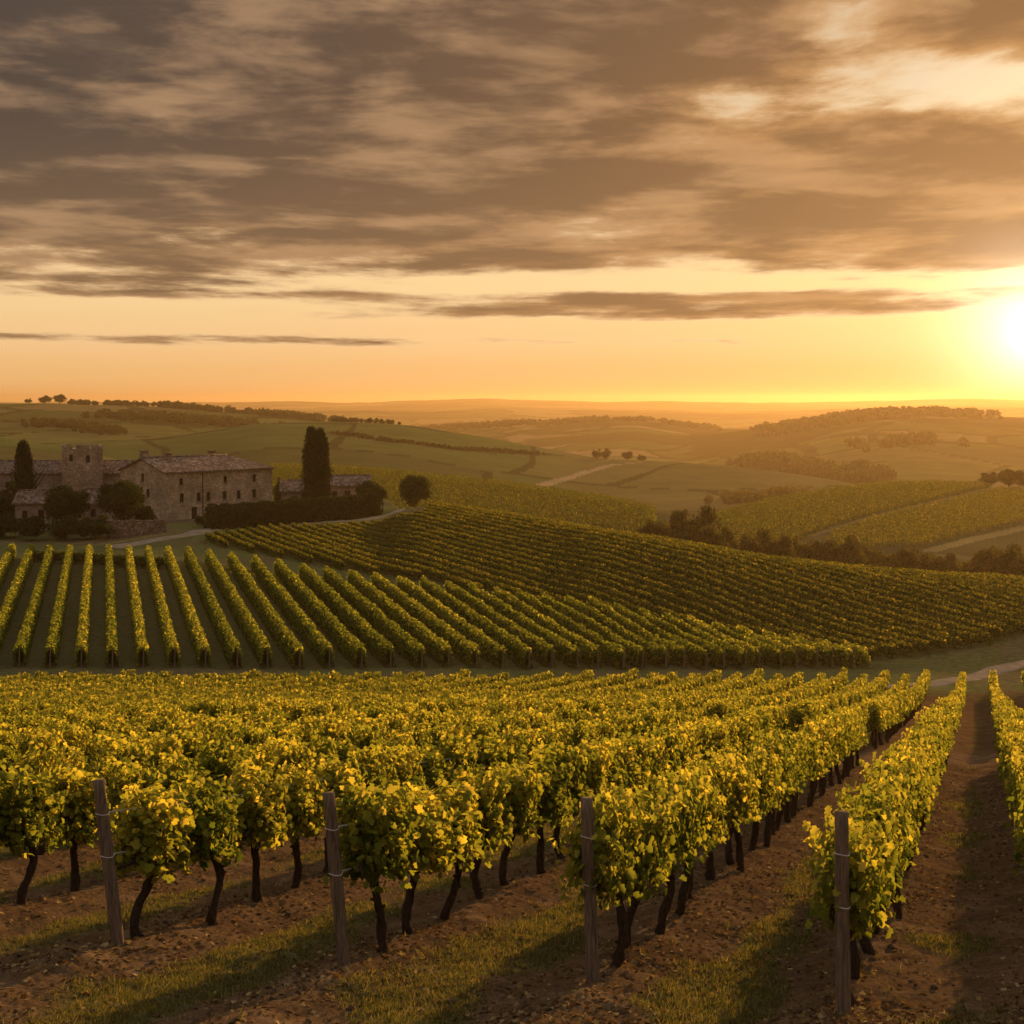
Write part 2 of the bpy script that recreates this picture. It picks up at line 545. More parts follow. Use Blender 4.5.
def matte(k, col, normal=None, rough=0.4):
    p = k.n('ShaderNodeBsdfDiffuse')
    k.set(p.inputs['Color'], col)
    p.inputs['Roughness'].default_value = rough
    if normal is not None:
        k.set(p.inputs['Normal'], normal)
    return p.outputs[0]


def bump(k, h, strength=0.5, dist=0.05):
    b = k.n('ShaderNodeBump')
    b.inputs['Strength'].default_value = strength
    b.inputs['Distance'].default_value = dist
    k.set(b.inputs['Height'], h)
    return b.outputs[0]


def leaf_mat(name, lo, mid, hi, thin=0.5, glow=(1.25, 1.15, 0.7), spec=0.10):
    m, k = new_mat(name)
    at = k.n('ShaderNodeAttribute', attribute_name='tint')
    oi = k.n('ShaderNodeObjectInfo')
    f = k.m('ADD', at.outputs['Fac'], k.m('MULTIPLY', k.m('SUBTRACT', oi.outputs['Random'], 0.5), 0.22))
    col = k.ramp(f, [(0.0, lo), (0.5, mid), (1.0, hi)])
    tr = k.n('ShaderNodeBsdfTranslucent')
    tcol = k.mix(1.0, col, glow, 'MULTIPLY')
    k.set(tr.inputs['Color'], tcol)
    p = matte(k, col, None, 0.0)
    mx = k.n('ShaderNodeMixShader')
    mx.inputs[0].default_value = thin
    k.t.links.new(p, mx.inputs[1])
    k.t.links.new(tr.outputs[0], mx.inputs[2])
    out_surf(k, mx.outputs[0])
    return m


M = {}
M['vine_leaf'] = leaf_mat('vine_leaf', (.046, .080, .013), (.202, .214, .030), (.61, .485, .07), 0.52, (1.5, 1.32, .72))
M['hedge_leaf'] = leaf_mat('hedge_leaf', (.034, .062, .012), (.130, .132, .022), (.38, .29, .04), 0.44, (1.5, 1.25, .6))
M['tree_leaf'] = leaf_mat('tree_leaf', (.020, .028, .010), (.040, .050, .016), (.075, .075, .02), 0.3)
M['autumn_leaf'] = leaf_mat('autumn_leaf', (.032, .036, .011), (.070, .066, .018), (.15, .110, .024), 0.4)
M['cypress_leaf'] = leaf_mat('cypress_leaf', (.012, .018, .008), (.022, .030, .012), (.04, .045, .015), 0.15)
M['grass_blade'] = leaf_mat('grass_blade', (.045, .058, .012), (.125, .110, .028), (.30, .21, .07), 0.35)
M['litter'] = leaf_mat('litter', (.06, .034, .016), (.15, .085, .035), (.36, .25, .10), 0.2)


def ground_mat():
    m, k = new_mat('ground')
    at = k.n('ShaderNodeAttribute', attribute_name='Col')
    geo = k.n('ShaderNodeNewGeometry')
    pos = geo.outputs['Position']
    n1 = k.noise(pos, 2.1, 6, 0.65)
    n2 = k.noise(pos, 17.0, 5, 0.7)
    n3 = k.noise(pos, 0.045, 5, 0.6)
    c = k.mix(1.0, at.outputs['Color'], k.ramp(n1, [(0.25, (.62, .60, .58)), (0.75, (1.35, 1.36, 1.36))]), 'MULTIPLY')
    c = k.mix(1.0, c, k.ramp(n2, [(0.3, (.60, .58, .56)), (0.7, (1.38, 1.38, 1.4))]), 'MULTIPLY')
    c = k.mix(1.0, c, k.ramp(n3, [(0.3, (.80, .82, .85)), (0.7, (1.2, 1.16, 1.1))]), 'MULTIPLY')
    h = k.m('ADD', k.m('MULTIPLY', n1, 0.6), n2)
    # the fine relief of clods belongs to the bare field near the origin; far meadows are smooth
    ln = k.n('ShaderNodeVectorMath', operation='LENGTH')
    k.set(ln.inputs[0], pos)
    b = k.n('ShaderNodeBump')
    b.inputs['Distance'].default_value = 0.05
    k.set(b.inputs['Strength'], k.sstep(ln.outputs['Value'], 25.0, 75.0, 0.6, 0.0))
    k.set(b.inputs['Height'], h)
    out_surf(k, matte(k, c, b.outputs[0]))
    return m


M['ground'] = ground_mat()


def noise_mat(name, c0, c1, scale, rough=0.85, bs=0.5, bd=0.02, detail=6, stretch=None, spec=0.2):
    m, k = new_mat(name)
    tc = k.n('ShaderNodeTexCoord')
    v = tc.outputs['Object']
    if stretch:
        mp = k.n('ShaderNodeMapping')
        k.set(mp.inputs[0], v)
        mp.inputs['Scale'].default_value = stretch
        v = mp.outputs[0]
    n = k.noise(v, scale, detail, 0.65, 0.3)
    c = k.ramp(n, [(0.28, c0), (0.72, c1)])
    nm = bump(k, n, bs, bd)
    out_surf(k, principled(k, c, rough, spec, nm) if rough < .7 else matte(k, c, nm))
    return m


M['bark'] = noise_mat('vine_bark', (.018, .012, .008), (.085, .055, .035), 9.0, bs=1.0, bd=.02, stretch=(6, 6, 1.2))
M['tree_bark'] = noise_mat('tree_bark', (.02, .014, .01), (.07, .05, .035), 3.0, bs=.8, bd=.05)
M['post_wood'] = noise_mat('post_wood', (.060, .040, .026), (.25, .175, .115), 5.0, bs=.8, bd=.012, stretch=(9, 9, .9))
M['wire'] = noise_mat('trellis_steel', (.32, .29, .25), (.55, .50, .44), 20.0, .8, .1, .001, spec=.2)
M['road'] = noise_mat('road_gravel', (.18, .128, .082), (.36, .27, .18), .9, bs=.6, bd=.05)
M['clod'] = noise_mat('earth_clod', (.06, .036, .02), (.17, .105, .06), 14.0, bs=.8, bd=.02)
M['frame'] = noise_mat('window_frame', (.05, .032, .02), (.09, .06, .04), 3.0)
M['pipe'] = noise_mat('drainpipe_metal', (.05, .03, .02), (.10, .065, .045), 2.0)
M['trim'] = noise_mat('stone_trim', (.17, .125, .09), (.32, .245, .18), 2.0)


def stone_mat(name, c0, c1, cj, scale=2.6, stain=(.55, .5, .48)):
    m, k = new_mat(name)
    tc = k.n('ShaderNodeTexCoord')
    mp = k.n('ShaderNodeMapping')
    k.set(mp.inputs[0], tc.outputs['Object'])
    mp.inputs['Scale'].default_value = (1, 1, 1.7)
    wob = k.n('ShaderNodeVectorMath', operation='ADD')
    k.set(wob.inputs[0], mp.outputs[0])
    vo = k.n('ShaderNodeTexVoronoi', feature='F1')
    k.set(wob.inputs[1], (0, 0, 0))
    k.set(vo.inputs['Vector'], wob.outputs[0])
    vo.inputs['Scale'].default_value = scale
    ve = k.n('ShaderNodeTexVoronoi', feature='DISTANCE_TO_EDGE')
    k.set(ve.inputs['Vector'], wob.outputs[0])
    ve.inputs['Scale'].default_value = scale
    sepc = k.n('ShaderNodeSeparateColor')
    k.set(sepc.inputs[0], vo.outputs['Color'])
    c = k.ramp(sepc.outputs[0], [(0.0, c0), (0.55, tuple((p + q) / 2 for p, q in zip(c0, c1))), (1.0, c1)])
    c = k.mix(k.sstep(ve.outputs['Distance'], 0.0, 0.09), cj, c)
    st = k.noise(tc.outputs['Object'], 0.35, 5, 0.65)
    c = k.mix(1.0, c, k.ramp(st, [(0.3, stain), (0.7, (1.15, 1.12, 1.1))]), 'MULTIPLY')
    out_surf(k, matte(k, c, bump(k, k.sstep(ve.outputs['Distance'], 0.0, 0.15), .8, .06)))
    return m


M['stone'] = stone_mat('farmhouse_stone', (.36, .26, .165), (.66, .50, .33), (.48, .37, .25))
M['tower_stone'] = stone_mat('tower_stone', (.27, .19, .125), (.58, .43, .30), (.38, .285, .20), 2.2)
M['plaster'] = stone_mat('shed_stone', (.26, .195, .145), (.40, .31, .24), (.34, .265, .20), 1.8)
M['rubble'] = stone_mat('rubble_stone', (.12, .08, .055), (.42, .29, .20), (.10, .07, .05), 3.2)


def roof_mat():
    m, k = new_mat('roof_tile')
    tc = k.n('ShaderNodeTexCoord')
    v = tc.outputs['Object']
    wv = k.n('ShaderNodeTexWave', wave_type='BANDS', bands_direction='X')
    k.set(wv.inputs['Vector'], v)
    wv.inputs['Scale'].default_value = 1.25
    wv.inputs['Distortion'].default_value = 0.6
    mp = k.n('ShaderNodeMapping')
    k.set(mp.inputs[0], v)
    mp.inputs['Scale'].default_value = (4.0, 2.6, 2.6)
    vo = k.n('ShaderNodeTexVoronoi')
    k.set(vo.inputs['Vector'], mp.outputs[0])
    vo.inputs['Scale'].default_value = 1.0
    sepc = k.n('ShaderNodeSeparateColor')
    k.set(sepc.inputs[0], vo.outputs['Color'])
    c = k.ramp(sepc.outputs[0], [(0.0, (.105, .074, .056)), (.5, (.19, .135, .10)), (1.0, (.33, .25, .19))])
    n = k.noise(v, 0.5, 5, 0.65)
    c = k.mix(1.0, c, k.ramp(n, [(0.3, (.62, .6, .62)), (0.7, (1.2, 1.15, 1.1))]), 'MULTIPLY')
    out_surf(k, matte(k, c, bump(k, wv.outputs[1], .8, .08)))
    return m


M['roof'] = roof_mat()
m_, k_ = new_mat('window_glass')
out_surf(k_, principled(k_, (.010, .009, .008), 0.25, 0.4))
M['glass'] = m_

# ------------------------------------------------------------------ ground sheet
FIELD = {}


def px_poly_world(pts, **kw):
    return np.array([[*ground_at(a, b, **kw)[:2]] for a, b in pts])


def inside(poly, x, y):
    x, y = np.asarray(x), np.asarray(y)
    r = np.zeros(x.shape, bool)
    n = len(poly)
    j = n - 1
    for i in range(n):
        xi, yi, xj, yj = *poly[i], *poly[j]
        c = ((yi > y) != (yj > y)) & (x < (xj - xi) * (y - yi) / (yj - yi + 1e-12) + xi)
        r ^= c
        j = i
    return r


def dist_line(pts, x, y):
    d = np.full(np.shape(x), 1e9)
    for (x0, y0), (x1, y1) in zip(pts[:-1], pts[1:]):
        dx, dy = x1 - x0, y1 - y0
        t = np.clip(((x - x0) * dx + (y - y0) * dy) / (dx * dx + dy * dy + 1e-9), 0, 1)
        d = np.minimum(d, np.hypot(x - x0 - t * dx, y - y0 - t * dy))
    return d


def grass_mask(x, y):
    rd = row_dist(x, y)
    g = fbm(x * .55, y * .55, 4, 71) * 2.4 + 0.9 * np.exp(-((rd - 1.15) / .35) ** 2) - .20 + .3 * ss(y, 14, 10)
    g = g - .7 * np.exp(-(rd / .45) ** 2)
    return np.clip(ss(g, 0.0, .55), 0, 1)


def build_ground():
    us = np.concatenate([np.linspace(-.93, -.43, 22)[:-1], np.linspace(-.43, .43, 560), np.linspace(.43, .93, 22)[1:]])
    ys = np.concatenate([np.geomspace(1.5, 9, 60)[:-1], np.geomspace(9, 40, 360)[:-1], np.geomspace(40, 300, 330)[:-1], np.geomspace(300, 9500, 300)])
    thF = np.arctan(us)
    th_c = np.linspace(thF[-1], 2 * math.pi + thF[0], 40)[1:-1]
    X, Y = us[None, :] * ys[:, None], np.repeat(ys[:, None], len(us), 1)
    R = ys[:, None] / math.cos(thF[-1])
    X = np.concatenate([X, R * np.sin(th_c)[None, :]], 1)
    Y = np.concatenate([Y, R * np.cos(th_c)[None, :]], 1)
    nr, nc = X.shape
    x, y = X.ravel(), Y.ravel()
    z = H(x, y)
    px, dep = polar(x, y)
    pyv = HOR - F * z / np.maximum(dep, 1)
    # colours by land use
    c = np.zeros((len(x), 3))
    c[:] = (.085, .078, .030)

    def put(mask, col, a=1.0):
        a = np.asarray(mask, float)[:, None] * a
        c[:] = c * (1 - a) + np.array(col) * a
    n_big = fbm(x / 90, y / 90, 4, 81)
    put(ss(n_big, -.1, .2) * (dep > 250), (.11, .105, .035), .6)
    put((dep < 260) & (dep > 88), (.115, .115, .038))
    put((dep < 260) & (dep > 88) & (fbm(x / 6, y / 6, 3, 121) > .05), (.15, .105, .055), .6)
    fg = 1 - ss(dep + 5 * fbm(x / 5, y / 5, 3, 171), 84, 92)
    put(fg, (.128, .074, .036))
    gm = grass_mask(x, y)
    put(fg * gm, (.120, .105, .032), .8)
    put(fg * ss(fbm(x * 1.7, y * 1.7, 3, 91), .08, .25) * (1 - gm), (.205, .126, .064), .55)
    # mid slope between the rows
    put(inside(FIELD['middle'], x, y), (.105, .095, .036))
    put(inside(FIELD['dark'], x, y), (.085, .082, .026))
    # far fields, patches and hedges on the hills
    f2 = (dep > 560) & (dep < 1060) & (px < 560)
    put(f2, (.105, .118, .034), .9)
    f3 = (dep > 520) & (dep < 900) & (px >= 560)
    put(f3, (.135, .110, .042), .9)
    put((dep > 1060), (.12, .095, .045), .8)
    # patchwork of fields on the hills with dark hedges between them
    cell = np.where(dep > 2600, 260.0, 105.0)
    wx_, wy_ = x + 60 * fbm(x / 300, y / 300, 3, 141), y * .8 + 60 * fbm(x / 300 + 9, y / 300, 3, 151)
    gx, gy = np.floor(wx_ / cell), np.floor(wy_ / cell)
    d1, d2, idc = np.full(len(x), 1e9), np.full(len(x), 1e9), np.zeros(len(x))
    for ox in (-1, 0, 1):
        for oy in (-1, 0, 1):
            jx, jy = gx + ox, gy + oy
            h1, h2, h3 = vnoise(jx * 1.0, jy * 1.0, 161), vnoise(jx * 1.0, jy * 1.0, 162), vnoise(jx * 1.0, jy * 1.0, 163)
            dd = np.hypot((jx + h1) * cell - wx_, (jy + h2) * cell - wy_)
            nearer = dd < d1
            d2 = np.where(nearer, d1, np.minimum(d2, dd))
            idc = np.where(nearer, h3, idc)
            d1 = np.where(nearer, dd, d1)
    farm = ss(dep, 540, 600) * (1 - ss(np.abs(dep - 720), 0, 1) * 0)
    pal = [(.00, (.070, .092, .025)), (.25, (.105, .118, .033)), (.42, (.165, .125, .050)), (.60, (.066, .078, .022)), (.74, (.036, .040, .014)), (.88, (.21, .155, .07))]
    for lo_, colr in pal:
        put((idc >= lo_) * farm * (dep > 1000), colr, .9)
        put((idc >= lo_) * farm * (dep <= 1000), colr, .35)
    put((d2 - d1 < np.where(dep > 1000, 9.0, 3.0)) * farm, (.038, .036, .014), .85)
    w = fbm(x / 260, y / 260, 5, 101)
    put(ss(w, .07, .11) * (dep > 1000), (.042, .044, .016), .9)
    put(dist_line(FIELD['track'], x, y) < 2.4, (.30, .22, .12), .9)
    put((dist_line(FIELD['hedgeline'], x, y) < 4.0), (.05, .045, .018), .9)
    put((dist_line(FIELD['rightline'], x, y) < 1.0), (.20, .16, .06), .8)
    put((dist_line(FIELD['rightedge'], x, y) < 1.5), (.22, .17, .07), .8)
    idx = np.arange(nr * nc).reshape(nr, nc)
    a, b = idx[:-1, :], idx[1:, :]
    a2, b2 = np.roll(a, -1, 1), np.roll(b, -1, 1)
    quads = np.stack([a.ravel(), a2.ravel(), b2.ravel(), b.ravel()], 1)
    V = np.stack([x, y, z], 1)
    V = np.concatenate([V, [[0, 0, hz(0, 0)]]])
    c = np.concatenate([c, [[.12, .08, .04]]])
    ci = len(V) - 1
    tris = np.stack([np.full(nc, ci), np.roll(idx[0], -1), idx[0]], 1)
    me = mesh_np('ground', V, [quads, tris], [M['ground']], color=c, smooth=True)
    link('ground', me, kind='structure', label='rolling vineyard land with bare brown soil, grass and distant hills')


FIELD['middle'] = np.array([(-62, 99.5), (27.8, 99.5), (-35.2, 157), (-75, 163)])
lower = [(196, 545), (240, 553), (300, 565), (380, 579), (450, 590), (520, 608), (600, 627), (700, 648), (760, 656), (830, 662), (880, 664), (925, 660), (975, 651), (1024, 638), (1090, 624)]
_lw = px_poly_world([(a, b - 2) for a, b in lower], ymin=98, ymax=260)
_cr = RIDGES[0][1]
_up = []
for pxx in (1090, 1024, 940, 850, 760, 700, 600, 512, 430):
    D = np.interp(pxx, _cr[:, 0], _cr[:, 2]) + 7
    _up.append(((pxx - 512) / F * D, D))
_up += [tuple(ground_at(a, b, ymin=98, ymax=260)[:2]) for a, b in ((424, 517), (385, 524), (330, 529), (255, 533), (215, 538))]
FIELD['dark'] = np.concatenate([_lw, np.array(_up)])
FIELD['track'] = [tuple(ground_at(a, b, ymin=520, ymax=1000)[:2]) for a, b in ((530, 489), (560, 480), (590, 471), (612, 465), (640, 462.5))]
FIELD['hedgeline'] = [tuple(ground_at(a, b, ymin=500, ymax=1000)[:2]) for a, b in ((330, 433), (380, 440), (440, 448), (500, 453), (560, 455))]
FIELD['rightline'] = [tuple(ground_at(a, b, ymin=230, ymax=420)[:2]) for a, b in ((812, 536), (860, 520), (930, 503), (990, 489))]
FIELD['rightedge'] = [tuple(ground_at(a, b, ymin=230, ymax=420)[:2]) for a, b in ((930, 551), (970, 540), (1024, 528), (1060, 520))]
build_ground()


def ribbon(name, pts, width, label, lift=0.035):
    pts = [Vector((p[0], p[1])) for p in pts]
    dense = []
    for i in range(len(pts) - 1):
        p0, p1, p2, p3 = pts[max(i - 1, 0)], pts[i], pts[i + 1], pts[min(i + 2, len(pts) - 1)]
        for j in range(16):
            t = j / 16
            dense.append(0.5 * ((2 * p1) + (p2 - p0) * t + (2 * p0 - 5 * p1 + 4 * p2 - p3) * t * t + (3 * p1 - p0 - 3 * p2 + p3) * t**3))
    dense.append(pts[-1])
    n = 9
    V = []
    for i, p in enumerate(dense):
        d = (dense[min(i + 1, len(dense) - 1)] - dense[max(i - 1, 0)]).normalized()
        s = Vector((-d.y, d.x))
        ww = width * (1 + .25 * math.sin(i * .37) * .4)
        for j in range(n):
            q = p + s * ww * (j / (n - 1) - .5)
            V.append((q.x, q.y, 0))
    V = np.array(V)
    edge = np.tile(np.array([-.10] + [0] * (n - 2) + [-.10]), len(dense))
    V[:, 2] = H(V[:, 0], V[:, 1]) + lift + edge
    idx = np.arange(len(V)).reshape(-1, n)
    q = np.stack([idx[:-1, :-1].ravel(), idx[:-1, 1:].ravel(), idx[1:, 1:].ravel(), idx[1:, :-1].ravel()], 1)
    link(name, mesh_np(name, V, [q], [M['road']], smooth=True), kind='structure', label=label)


def gp(lst, **kw):
    return [tuple(ground_at(a, b, **kw)[:2]) for a, b in lst]


ribbon('dirt_road', gp([(112, 548), (150, 541), (185, 535), (225, 528), (290, 524), (345, 521), (385, 516), (405, 510)], ymin=100, ymax=260), 3.2,
       'pale dirt road running past the stone wall and hedge')
ribbon('dirt_track', gp([(850, 688), (910, 685), (950, 681), (985, 674), (1024, 664), (1090, 648)], ymin=80, ymax=130), 1.9,
       'pale dirt track curving round the foot of the dark hillside')

# ------------------------------------------------------------------ haze
m_, k_ = new_mat('haze_air')
pv = k_.n('ShaderNodeVolumePrincipled')
pv.inputs['Color'].default_value = (0.56, 0.37, 0.19, 1)
pv.inputs['Density'].default_value = 0.00013
pv.inputs['Anisotropy'].default_value = 0.58
k_.t.links.new(pv.outputs[0], k_.n('ShaderNodeOutputMaterial').inputs['Volume'])
b_ = MB()
b_.box(-12000, 12000, -12000, 12000, -260, 36)
link('haze', b_.mesh('haze', m_), kind='stuff', label='thin golden evening haze filling the valleys')

# ------------------------------------------------------------------ leaf clouds
LT = np.array([(0, 0), (.30, -.10), (.54, .22), (.34, .42), (.42, .74), (0, 1.02), (-.42, .74), (-.34, .42), (-.54, .22), (-.30, -.10)], float)
LT3 = np.concatenate([LT, (0.30 * np.abs(LT[:, :1]) - 0.30 * (LT[:, 1:] - .3) ** 2)], 1)


def norm(v):
    return v / (np.linalg.norm(v, axis=-1, keepdims=True) + 1e-9)


def leaf_basis(n, t):
    t = norm(t - n * (n * t).sum(-1, keepdims=True))
    return np.cross(t, n), t, n


def lobed_leaves(c, n, t, size):
    x, y, z = leaf_basis(norm(n), t)
    V = c[:, None, :] + size[:, None, None] * (x[:, None, :] * LT3[None, :, :1] + y[:, None, :] * (LT3[None, :, 1:2] - .2) + z[:, None, :] * LT3[None, :, 2:])
    b = np.arange(len(c))[:, None] * 10
    R, L = b + np.array([[0, 1, 2, 3, 4, 5]]), b + np.array([[0, 5, 6, 7, 8, 9]])
    return V.reshape(-1, 3), np.concatenate([R, L])


def quad_leaves(c, n, t, size, aspect=1.15, fold=.18):
    """bent quads: four corners, the tip drooping"""
    x, y, z = leaf_basis(norm(n), t)
    q = np.array([(-.42, .0, 0), (.42, .05, 0), (.34, .95, -fold), (-.38, .85, -fold)])
    q[:, 1] = (q[:, 1] - .4) * aspect
    V = c[:, None, :] + size[:, None, None] * (x[:, None, :] * q[None, :, :1] + y[:, None, :] * q[None, :, 1:2] + z[:, None, :] * q[None, :, 2:])
    return V.reshape(-1, 3), np.arange(len(c) * 4).reshape(-1, 4)


def rand_dir(n, rng):
    return norm(rng.normal(size=(n, 3)))


DOWN = np.array([0, 0, -1.0])
SL = -0.186                                          # the cordon follows the slope


def vine_foliage(seed, hedge=False):
    rng = np.random.default_rng(seed)
    C, N = [], []
    ncane = 50 if not hedge else 60
    for i in range(ncane):
        x0 = rng.uniform(-.30, .30) if not hedge else rng.uniform(-.5, .5)
        y0 = rng.normal(0, .06)
        side = rng.choice([-1, 1])
        L = rng.uniform(.75, 1.15)
        droop = rng.random() < .42
        k = int(24 * L + 4)
        s = np.linspace(0, 1, k)
        lean_x, lean_y = rng.normal(0, .14 if hedge else .08), rng.normal(0, .10) + side * .08
        px_ = x0 + lean_x * s + rng.normal(0, .03, k)
        py_ = y0 + lean_y * s + side * (.22 * s**2 if droop else .06 * s)
        top = L * (.82 if not droop else .62)
        pz = .80 + (top * s - (1.15 * np.maximum(s - .45, 0) ** 2 * 2.2 if droop else .15 * s**3))
        p = np.stack([px_, py_, pz], 1)
        for rep in range(1):
            off = rand_dir(k, rng) * rng.uniform(.04, .13, (k, 1))
            C.append(p + off)
            N.append(norm(off) + np.array([0, side * .55, .55]))
    # hanging skirts below the cordon and filling leaves
    nf = 360
    cx = rng.uniform(-.34, .34, nf) if not hedge else rng.uniform(-.52, .52, nf)
    clump = fbm(cx * 5, np.full(nf, seed * 3.1), 2, seed)
    cz = .80 + rng.uniform(-.24, .55, nf) - .12 * clump
    sd = rng.choice([-1, 1], nf)
    cyy = sd * rng.uniform(.06, .22, nf)
    C.append(np.stack([cx, cyy, cz], 1))
    N.append(np.stack([rng.normal(0, .4, nf), sd * .9, rng.uniform(0, .7, nf)], 1))
    C, N = np.concatenate(C), np.concatenate(N)
    ok = (C[:, 2] < 1.78 + .10 * np.sin(C[:, 0] * 9 + seed)) & (C[:, 2] > (.68 if not hedge else .68) + .08 * np.sin(C[:, 0] * 11 + seed * 2))
    ok &= (np.abs(C[:, 0]) < .62) & (np.abs(C[:, 1]) < .40)
    C, N = C[ok], N[ok]
    C[:, 2] += SL * C[:, 0]
    n = len(C)
    N = norm(N) + rng.normal(0, .38, (n, 3))
    T = DOWN + rng.normal(0, .45, (n, 3)) + .4 * np.stack([0 * C[:, 0], C[:, 1] * 3, 0 * C[:, 0]], 1)
    V, Fc = lobed_leaves(C, N, T, rng.uniform(.048, .094, n))
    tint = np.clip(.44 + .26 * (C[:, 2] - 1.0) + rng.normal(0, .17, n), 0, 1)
    return mesh_np('foliage', V, [Fc], [M['vine_leaf']], attr=np.repeat(tint, 10))


def vine_trunk(seed, straight=False):
    rng = random.Random(seed)
    b = MB()
    h = rng.uniform(.78, .92)
    bx, by = rng.uniform(-.10, .10), rng.uniform(-.12, .12)
    sx, sy = rng.choice((-1, 1)) * rng.uniform(.09, .26), rng.uniform(-.12, .12)
    if straight:
        bx, by, sx, sy = bx * .3, by * .3, sx * .25, sy * .25
    pts, rad = [], []
    for i in range(13):
        t = i / 12
        w = math.sin(t * math.pi)
        w2 = math.sin(t * 2 * math.pi)
        pts.append((bx * (1 - t) + sx * w2 * .55 + rng.uniform(-.008, .008), by * (1 - t) + sy * w + rng.uniform(-.008, .008), -.12 + t * (h + .12)))
        rad.append(.043 + .026 * (1 - t) ** 5 + .020 * max(0, t - .82) / .18 + rng.uniform(-.004, .006))
    b.tube(pts, rad, 9, .24, rng)
    top = Vector(pts[-1])
    for s in (-1, 1):                                 # cordon arms
        arm, ar = [], []
        for i in range(7):
            t = i / 6
            arm.append((top.x + s * .50 * t, top.y + rng.uniform(-.015, .015), top.z - .02 + .05 * math.sin(t * 3) + SL * s * .5 * t))
            ar.append(.034 - .016 * t + rng.uniform(-.003, .004))
        b.tube(arm, ar, 7, .12, rng)
        for q in (.3, .6, .9):                        # spurs
            px_ = top.x + s * .5 * q
            b.tube([(px_, top.y, top.z + SL * s * .5 * q), (px_ + rng.uniform(-.04, .04), top.y + rng.uniform(-.05, .05), top.z + .12)], [.016, .009], 5)
    for i in range(5):                                # bark knots
        t = rng.uniform(.1, .95)
        p = Vector(pts[int(t * 12)])
        d = Vector((rng.uniform(-1, 1), rng.uniform(-1, 1), rng.uniform(-.2, .4))).normalized()
        b.tube([p, p + d * rng.uniform(.05, .08)], [.028, .012], 6, .15, rng)
    return b.mesh('trunk', M['bark'], True)


FOL = [vine_foliage(100 + i) for i in range(12)]
FOLH = [vine_foliage(300 + i, True) for i in range(6)]
TRK = [vine_trunk(200 + i, i % 3 == 2) for i in range(10)]
ROW_ANG = math.atan2(ROW_D[1], ROW_D[0])

ROW_NAMES = {-2: 'in the row cut by the right edge', -1: 'in the row right of the wide grassy alley', 0: 'behind the upright post at right',
             1: 'behind the centre post', 2: 'behind the notched post left of centre', 3: 'behind the leaning post at left'}
for i in range(4, 34):
    ROW_NAMES[i] = f'in the {ordn(i - 4)} row back from the leaning post'


def row_start(k):
    if k < 0:
        return np.array([2.66, 11.3]) + ROW_N * (OFFS[k] - OFFS[0]) + ROW_D * (-.9)
    if k < 4:
        return np.array(POSTS[k])
    return np.array(POSTS[3]) + (k - 3) * np.array([-2.37, .86])


spots = []
for k in range(-2, 34):
    p0 = row_start(k)
    s = .62
    r = np.random.default_rng(900 + k)
    while True:
        p = p0 + ROW_D * s
        if p[1] > 89:
            break
        if not (39.0 < p[1] < 45.0):
            spots.append((k, s, p + r.normal(0, .03, 2), math.hypot(*p)))
        s += (1.05 if k < 2 else 1.13) + r.normal(0, .05)
for k in range(1, 34):                           # beyond the cross path every alley holds one more row
    p0 = (row_start(k) + row_start(k + 1)) / 2 if k < 33 else row_start(k) - ROW_N * 1.2
    s = 20.0
    r = np.random.default_rng(1900 + k)
    while True:
        p = p0 + ROW_D * s
        if p[1] > 89:
            break
        if p[1] > 45.0:
            spots.append((k + .5, s, p + r.normal(0, .03, 2), math.hypot(*p)))
        s += 1.05 + r.normal(0, .04)
vis = [q for q in spots if -.40 < q[2][0] / q[2][1] < .385]
vis.sort(key=lambda q: q[3])
NEAR = [q for q in vis if isinstance(q[0], int)][:300]
_ids = {id(q) for q in NEAR}
REST = [q for q in vis if id(q) not in _ids]
count = {}
NEAR.sort(key=lambda q: (q[0], q[1]))
proto = {}
rs = random.Random(5)
for k, s, p, dd in NEAR:
    i = count.get(k, 0)
    count[k] = i + 1
    z = hz(p[0], p[1])
    root = link('grapevine', None, None, f'{ordn(i)} grapevine {ROW_NAMES[k]}', 'grapevine', 'grapevines in the foreground field',
                loc=(p[0], p[1], z), rotz=ROW_ANG + rs.uniform(-.08, .08))
    tr = link('trunk', rs.choice(TRK), root)
    tr.rotation_euler = (0, 0, rs.choice([0, 0, .25, -.25]))
    sc_ = rs.uniform(.93, 1.07)
    tr.scale = (1, rs.choice([-1, 1]), 1)
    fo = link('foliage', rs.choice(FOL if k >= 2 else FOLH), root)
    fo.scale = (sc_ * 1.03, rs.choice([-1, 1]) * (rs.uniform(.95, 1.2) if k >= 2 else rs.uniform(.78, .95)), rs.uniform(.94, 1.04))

# the rest of the field as one mass
def merge(parts):
    V, Fq, T, off = [], [], [], 0
    for v, f, t in parts:
        V.append(v)
        Fq.append(f + off)
        T.append(t)
        off += len(v)
    return np.concatenate(V), np.concatenate(Fq), np.concatenate(T)


